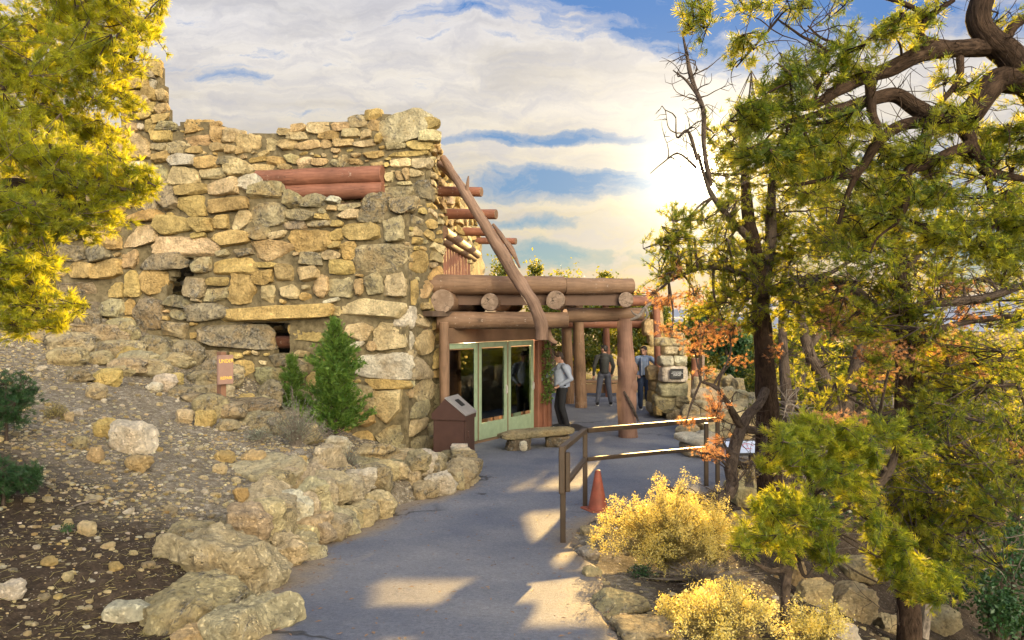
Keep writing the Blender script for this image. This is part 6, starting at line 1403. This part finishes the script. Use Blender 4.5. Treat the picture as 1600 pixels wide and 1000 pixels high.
for i, (px, py, Y, r, H, lab, m) in enumerate(((10, 690, 6.2, .34, .85, 'dark green bush at the left edge under the golden pinyon', 'leaf_dark'), (5, 790, 5.6, .26, .36, 'low dark green bush at the left edge below the taller bush', 'leaf_dark'))):
    p = hit(px, py, 3.5, 14); rng = np.random.default_rng(1500+i); T = thing('bush', lab, 'bush', p); mbt = MB(); mbf = MB(); mbt.tube([p-(0, 0, .05), p+(0, 0, H*.7)], [.02, .008], 6)
    cl_ = [(p+np.array([rng.normal()*r*.45, rng.normal()*r*.4, H*(.2+.7*rng.random())]), (r*.45, r*.45, r*.4), 20) for _ in range(12)]
    foliage(mbf, mbt, np.array([p+(0, 0, z_) for z_ in np.linspace(0, H*.7, 8)]), cl_, rng, dict(n=14, L=.045, w=.004), spacing=.03, twig_r=.004); mbt.build('twigs', M['bark2'], T); mbf.build('foliage', M[m], T, smooth=False)
# ---- rabbitbrush
def rabbit(label, p, Rr, H, seed, stems):
    T = brush('rabbitbrush', label, p, Rr, H, seed, stems, mat='straw', stem='straw', leaf=.012, nleaf=9, tip='rabbit', tipn=44, tipr=.021, sr=.0028, tipleaf=.0095)
rabbit('big round rabbitbrush covered in pale yellow seed heads behind the handrail post', W(1043, 918, 7.25)*np.array([1, 1, 0])+(0, 0, gz(W(1043, 918, 7.25)[0], 7.25)), .62, .70, 1601, 620)
rabbit('rabbitbrush clump tucked right behind the big round one', (1.98, 7.6, gz(1.98, 7.6)), .34, .66, 1602, 200)
rabbit('smaller yellow rabbitbrush at the bottom edge right of the kerb slab', (1.36, 5.0, gz(1.36, 5.0)), .40, .36, 1603, 220)
rabbit('yellow rabbitbrush sprig at the bottom edge below the crooked stem', (1.98, 5.0, gz(1.98, 5.0)), .22, .30, 1604, 90)
brush('dry_grass', 'tangled dry grey stems under the big round rabbitbrush', (1.65, 6.75, gz(1.65, 6.75)), .5, .28, 1605, 220, mat='straw', nleaf=2, up=.7)
brush('grass_tuft', 'small green tuft under the left side of the big rabbitbrush', (1.15, 6.75, gz(1.15, 6.75)), .14, .12, 1606, 80, mat='leaf_dark', nleaf=10)
brush('grass_tuft', 'small green tuft on dark soil beside the pale wedge stone', hb(104, 832), .05, .06, 1607, 40, mat='leaf_dark', nleaf=6)
brush('grass_tuft', 'dry grass tuft by the rock near the thick trunk base', W(1170, 760, 9.2), .2, .35, 1608, 60, mat='straw', nleaf=4)
# green garland at the door post
mb = MB(); mbf = MB(); rng = np.random.default_rng(12); T = thing('garland', 'hanging green garland on the post right of the doors', 'garland', W(858, 530, 17.9)); q = np.array([W(855+3*math.sin(k), 530+k*5.5, 17.7) for k in range(18)])
mb.tube(q, .012, 6); mb.build('cord', M['bark2'], T); P = q[rng.integers(0, 18, 700)]+rng.normal(size=(700, 3))*(.07, .07, .05); leafcards(mbf, P, rng.uniform(.02, .05, 700), rng); mbf.build('leaves', M['juniper'], T, smooth=False)
# ================================================================== camera, sun, sky
cam = bpy.data.cameras.new('Camera'); co = bpy.data.objects.new('Camera', cam); COL.objects.link(co); SC.camera = co
co.location = (0, 0, CAMZ); co.rotation_euler = (R(90), 0, 0); cam.sensor_width = 36; cam.lens = 36*F/1600; cam.clip_end = 20000; cam.clip_start = .05
SAZ, SEL = math.atan2(290, 1200), math.atan2(230, math.hypot(1200, 290))
sd = Vector((math.sin(SAZ)*math.cos(SEL), math.cos(SAZ)*math.cos(SEL), math.sin(SEL)))
sl = bpy.data.lights.new('Sun', 'SUN'); sl.energy = 5.0; sl.angle = R(.5); sl.color = (1.0, .64, .22)
so = bpy.data.objects.new('Sun', sl); COL.objects.link(so); so.rotation_euler = sd.to_track_quat('Z', 'Y').to_euler()
wd = bpy.data.worlds.new('World'); SC.world = wd; wd.use_nodes = True; nt = wd.node_tree; nt.nodes.clear()
class WT(NT):
    def __init__(s, tr_, out): s.t = tr_; s.out = out
wo = nt.nodes.new('ShaderNodeOutputWorld'); w = WT(nt, wo)
bg = w.n('ShaderNodeBackground'); bg.inputs[1].default_value = 0.1; w.l(bg.outputs[0], wo.inputs[0])
sky = w.n('ShaderNodeTexSky'); sky.sky_type = 'NISHITA'; sky.sun_disc = False; sky.sun_elevation = SEL; sky.sun_rotation = SAZ
tcn = w.n('ShaderNodeTexCoord'); sp = w.n('ShaderNodeSeparateXYZ'); w.l(tcn.outputs['Generated'], sp.inputs[0])
x, y, z = sp.outputs
ym = w.math('MAXIMUM', y, 0.12)
U = w.math('DIVIDE', x, ym); Vv = w.math('DIVIDE', z, ym)
cb = w.n('ShaderNodeCombineXYZ'); w.l(U, cb.inputs[0]); w.l(Vv, cb.inputs[1])
# cloud field coordinates: direction (azimuth slope, elevation slope)
def nz(vec, scale, det, rough, dist=0.): 
    n = w.n('ShaderNodeTexNoise'); n.inputs['Scale'].default_value = scale; n.inputs['Detail'].default_value = det; n.inputs['Roughness'].default_value = rough; n.inputs['Distortion'].default_value = dist; w.l(vec, n.inputs[0]); return n
warp = nz(cb.outputs[0], 5.5, 6, .62)
wsub = w.n('ShaderNodeVectorMath'); wsub.operation = 'SUBTRACT'; w.l(warp.outputs['Color'], wsub.inputs[0]); wsub.inputs[1].default_value = (.5, .5, .5)
wsc = w.n('ShaderNodeVectorMath'); wsc.operation = 'MULTIPLY'; w.l(wsub.outputs[0], wsc.inputs[0]); wsc.inputs[1].default_value = (.22, .075, 0)
wad = w.n('ShaderNodeVectorMath'); wad.operation = 'ADD'; w.l(cb.outputs[0], wad.inputs[0]); w.l(wsc.outputs[0], wad.inputs[1])
def ellm(px, py, rx, ry, tilt=0., vec=None, soft=(0.0, 1.0)):
    m = w.n('ShaderNodeMapping'); m.vector_type = 'TEXTURE'; m.inputs['Location'].default_value = ((px-800)/F, (500-py)/F, 0); m.inputs['Rotation'].default_value = (0, 0, tilt); m.inputs['Scale'].default_value = (rx/F, ry/F, 1)
    w.l(vec or wad.outputs[0], m.inputs[0]); d = w.n('ShaderNodeVectorMath'); d.operation = 'LENGTH'; w.l(m.outputs[0], d.inputs[0])
    mr = w.n('ShaderNodeMapRange'); mr.interpolation_type = 'SMOOTHSTEP'; mr.inputs[1].default_value = 1.7; mr.inputs[2].default_value = .25; w.l(d.outputs['Value'], mr.inputs[0]); return mr.outputs[0]
def addall(l, wts):
    s = None
    for a, q in zip(l, wts):
        b = w.math('MULTIPLY', a, q); s = b if s is None else w.math('MAXIMUM', s, b)
    return s
gaps = addall([ellm(1010, 20, 190, 60, -.35), ellm(1300, 10, 460, 70, 0), ellm(870, 214, 170, 12, .02), ellm(850, 290, 150, 26, .0), ellm(960, 285, 110, 16, .0), ellm(830, 395, 150, 26, 0), ellm(830, 345, 90, 12, 0), ellm(300, 110, 130, 20, -.15), ellm(460, 175, 220, 18, -.1), ellm(700, 20, 160, 20, .1), ellm(1540, 380, 150, 60, 0), ellm(1540, 260, 160, 50, 0), ellm(1030, 395, 80, 22, 0)], [1, 1, .95, 1, .9, .8, .8, .55, .28, .35, .7, .5, .5])
# fine streaks
ms = w.n('ShaderNodeMapping'); ms.inputs['Scale'].default_value = (1.3, 6.5, 1); ms.inputs['Rotation'].default_value = (0, 0, .05); w.l(wad.outputs[0], ms.inputs[0])
st_ = nz(ms.outputs[0], 2.6, 8, .62, .4).outputs['Fac']
ms2 = w.n('ShaderNodeMapping'); ms2.inputs['Scale'].default_value = (3, 8, 1); ms2.inputs['Rotation'].default_value = (0, 0, -.25); w.l(wad.outputs[0], ms2.inputs[0])
st2 = nz(ms2.outputs[0], 4.5, 7, .65, .6).outputs['Fac']
gap = w.math('ADD', gaps, w.math('MULTIPLY', w.math('SUBTRACT', st_, .5), 2.6)); gap = w.math('ADD', gap, w.math('MULTIPLY', w.math('SUBTRACT', st2, .5), 1.7))
gapf = w.ramp(gap, [(.30, 0.0), (.55, .5), (1.05, 1.0)])
# colours (divided by the background strength)
cl_col = w.ramp(Vv, [(0.0, (.95, .62, .26)), (.09, (.92, .78, .50)), (.2, (1.0, .89, .70)), (.3, (1.08, .99, .87)), (.42, (1.0, .97, .98))])
shade = w.ramp(st_, [(.3, .74), (.52, .97), (.7, 1.1)])
cl_col = w.mix(1.0, cl_col, shade, 'MULTIPLY')
cl_col = w.mix(w.ramp(st2, [(.35, .55), (.6, .0)]), cl_col, (.60, .60, .68))
blue = w.ramp(Vv, [(0.0, (.66, .66, .42)), (.07, (.36, .55, .56)), (.16, (.22, .42, .68)), (.40, (.12, .31, .72))])
nish = w.mix(1.0, sky.outputs[0], 1.0, 'MULTIPLY')
front = w.mix(gapf, cl_col, blue)
LV = w.math('MULTIPLY', 1.0, 1.0)
# unseen sky overhead and behind the camera, toned as fill light
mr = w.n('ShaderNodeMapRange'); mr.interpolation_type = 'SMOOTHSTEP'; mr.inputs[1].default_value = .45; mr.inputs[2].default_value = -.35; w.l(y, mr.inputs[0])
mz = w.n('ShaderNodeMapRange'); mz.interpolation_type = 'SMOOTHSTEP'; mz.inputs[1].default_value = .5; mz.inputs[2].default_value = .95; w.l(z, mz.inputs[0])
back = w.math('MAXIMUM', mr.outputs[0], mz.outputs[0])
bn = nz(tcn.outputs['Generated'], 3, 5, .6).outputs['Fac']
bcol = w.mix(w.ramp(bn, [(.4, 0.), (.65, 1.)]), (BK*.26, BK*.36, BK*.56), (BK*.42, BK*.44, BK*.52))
# unseen bright patch added low behind the camera to light the wall
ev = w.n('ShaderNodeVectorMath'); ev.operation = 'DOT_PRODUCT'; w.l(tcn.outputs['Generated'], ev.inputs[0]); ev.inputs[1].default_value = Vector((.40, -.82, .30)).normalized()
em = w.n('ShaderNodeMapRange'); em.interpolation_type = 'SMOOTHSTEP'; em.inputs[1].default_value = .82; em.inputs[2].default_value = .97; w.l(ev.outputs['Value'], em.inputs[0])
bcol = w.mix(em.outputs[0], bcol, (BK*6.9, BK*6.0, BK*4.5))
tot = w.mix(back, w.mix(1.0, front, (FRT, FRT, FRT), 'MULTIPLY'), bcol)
# aureole of the low sun seen through thin cloud
sv = w.n('ShaderNodeVectorMath'); sv.operation = 'DOT_PRODUCT'; w.l(tcn.outputs['Generated'], sv.inputs[0]); sv.inputs[1].default_value = sd
dt = w.math('MAXIMUM', sv.outputs['Value'], 0.0)
g1 = w.math('MULTIPLY', w.math('POWER', dt, 6000.0), 60.0); g2 = w.math('MULTIPLY', w.math('POWER', dt, 420.0), 1.5); g3 = w.math('MULTIPLY', w.math('POWER', dt, 55.0), .3)
gcol = w.mix(1.0, (1.0, .86, .56), w.math('ADD', g1, w.math('ADD', g2, w.math('MULTIPLY', g3, w.math('SUBTRACT', 1.0, w.math('MULTIPLY', gapf, .75))))), 'MULTIPLY')
gcol = w.mix(1.0, gcol, (FRT, FRT, FRT), 'MULTIPLY')
tot = w.mix(1.0, tot, gcol, 'ADD')
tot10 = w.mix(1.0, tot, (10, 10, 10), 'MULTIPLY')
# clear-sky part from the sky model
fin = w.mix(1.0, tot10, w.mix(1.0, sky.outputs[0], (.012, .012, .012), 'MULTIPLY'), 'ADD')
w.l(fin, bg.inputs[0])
vs = SC.view_settings; SC.display_settings.display_device = 'sRGB'; vs.view_transform = 'Standard'; vs.look = 'None'; vs.exposure = EXPO; vs.gamma = 1; vs.use_curve_mapping = False
cy = SC.cycles; cy.max_bounces = 6; cy.diffuse_bounces = 3; cy.glossy_bounces = 2; cy.transmission_bounces = 4; cy.transparent_max_bounces = 8; cy.caustics_reflective = False; cy.caustics_refractive = False; cy.use_denoising = True; cy.use_adaptive_sampling = True; cy.adaptive_threshold = .02; cy.sample_clamp_indirect = 6
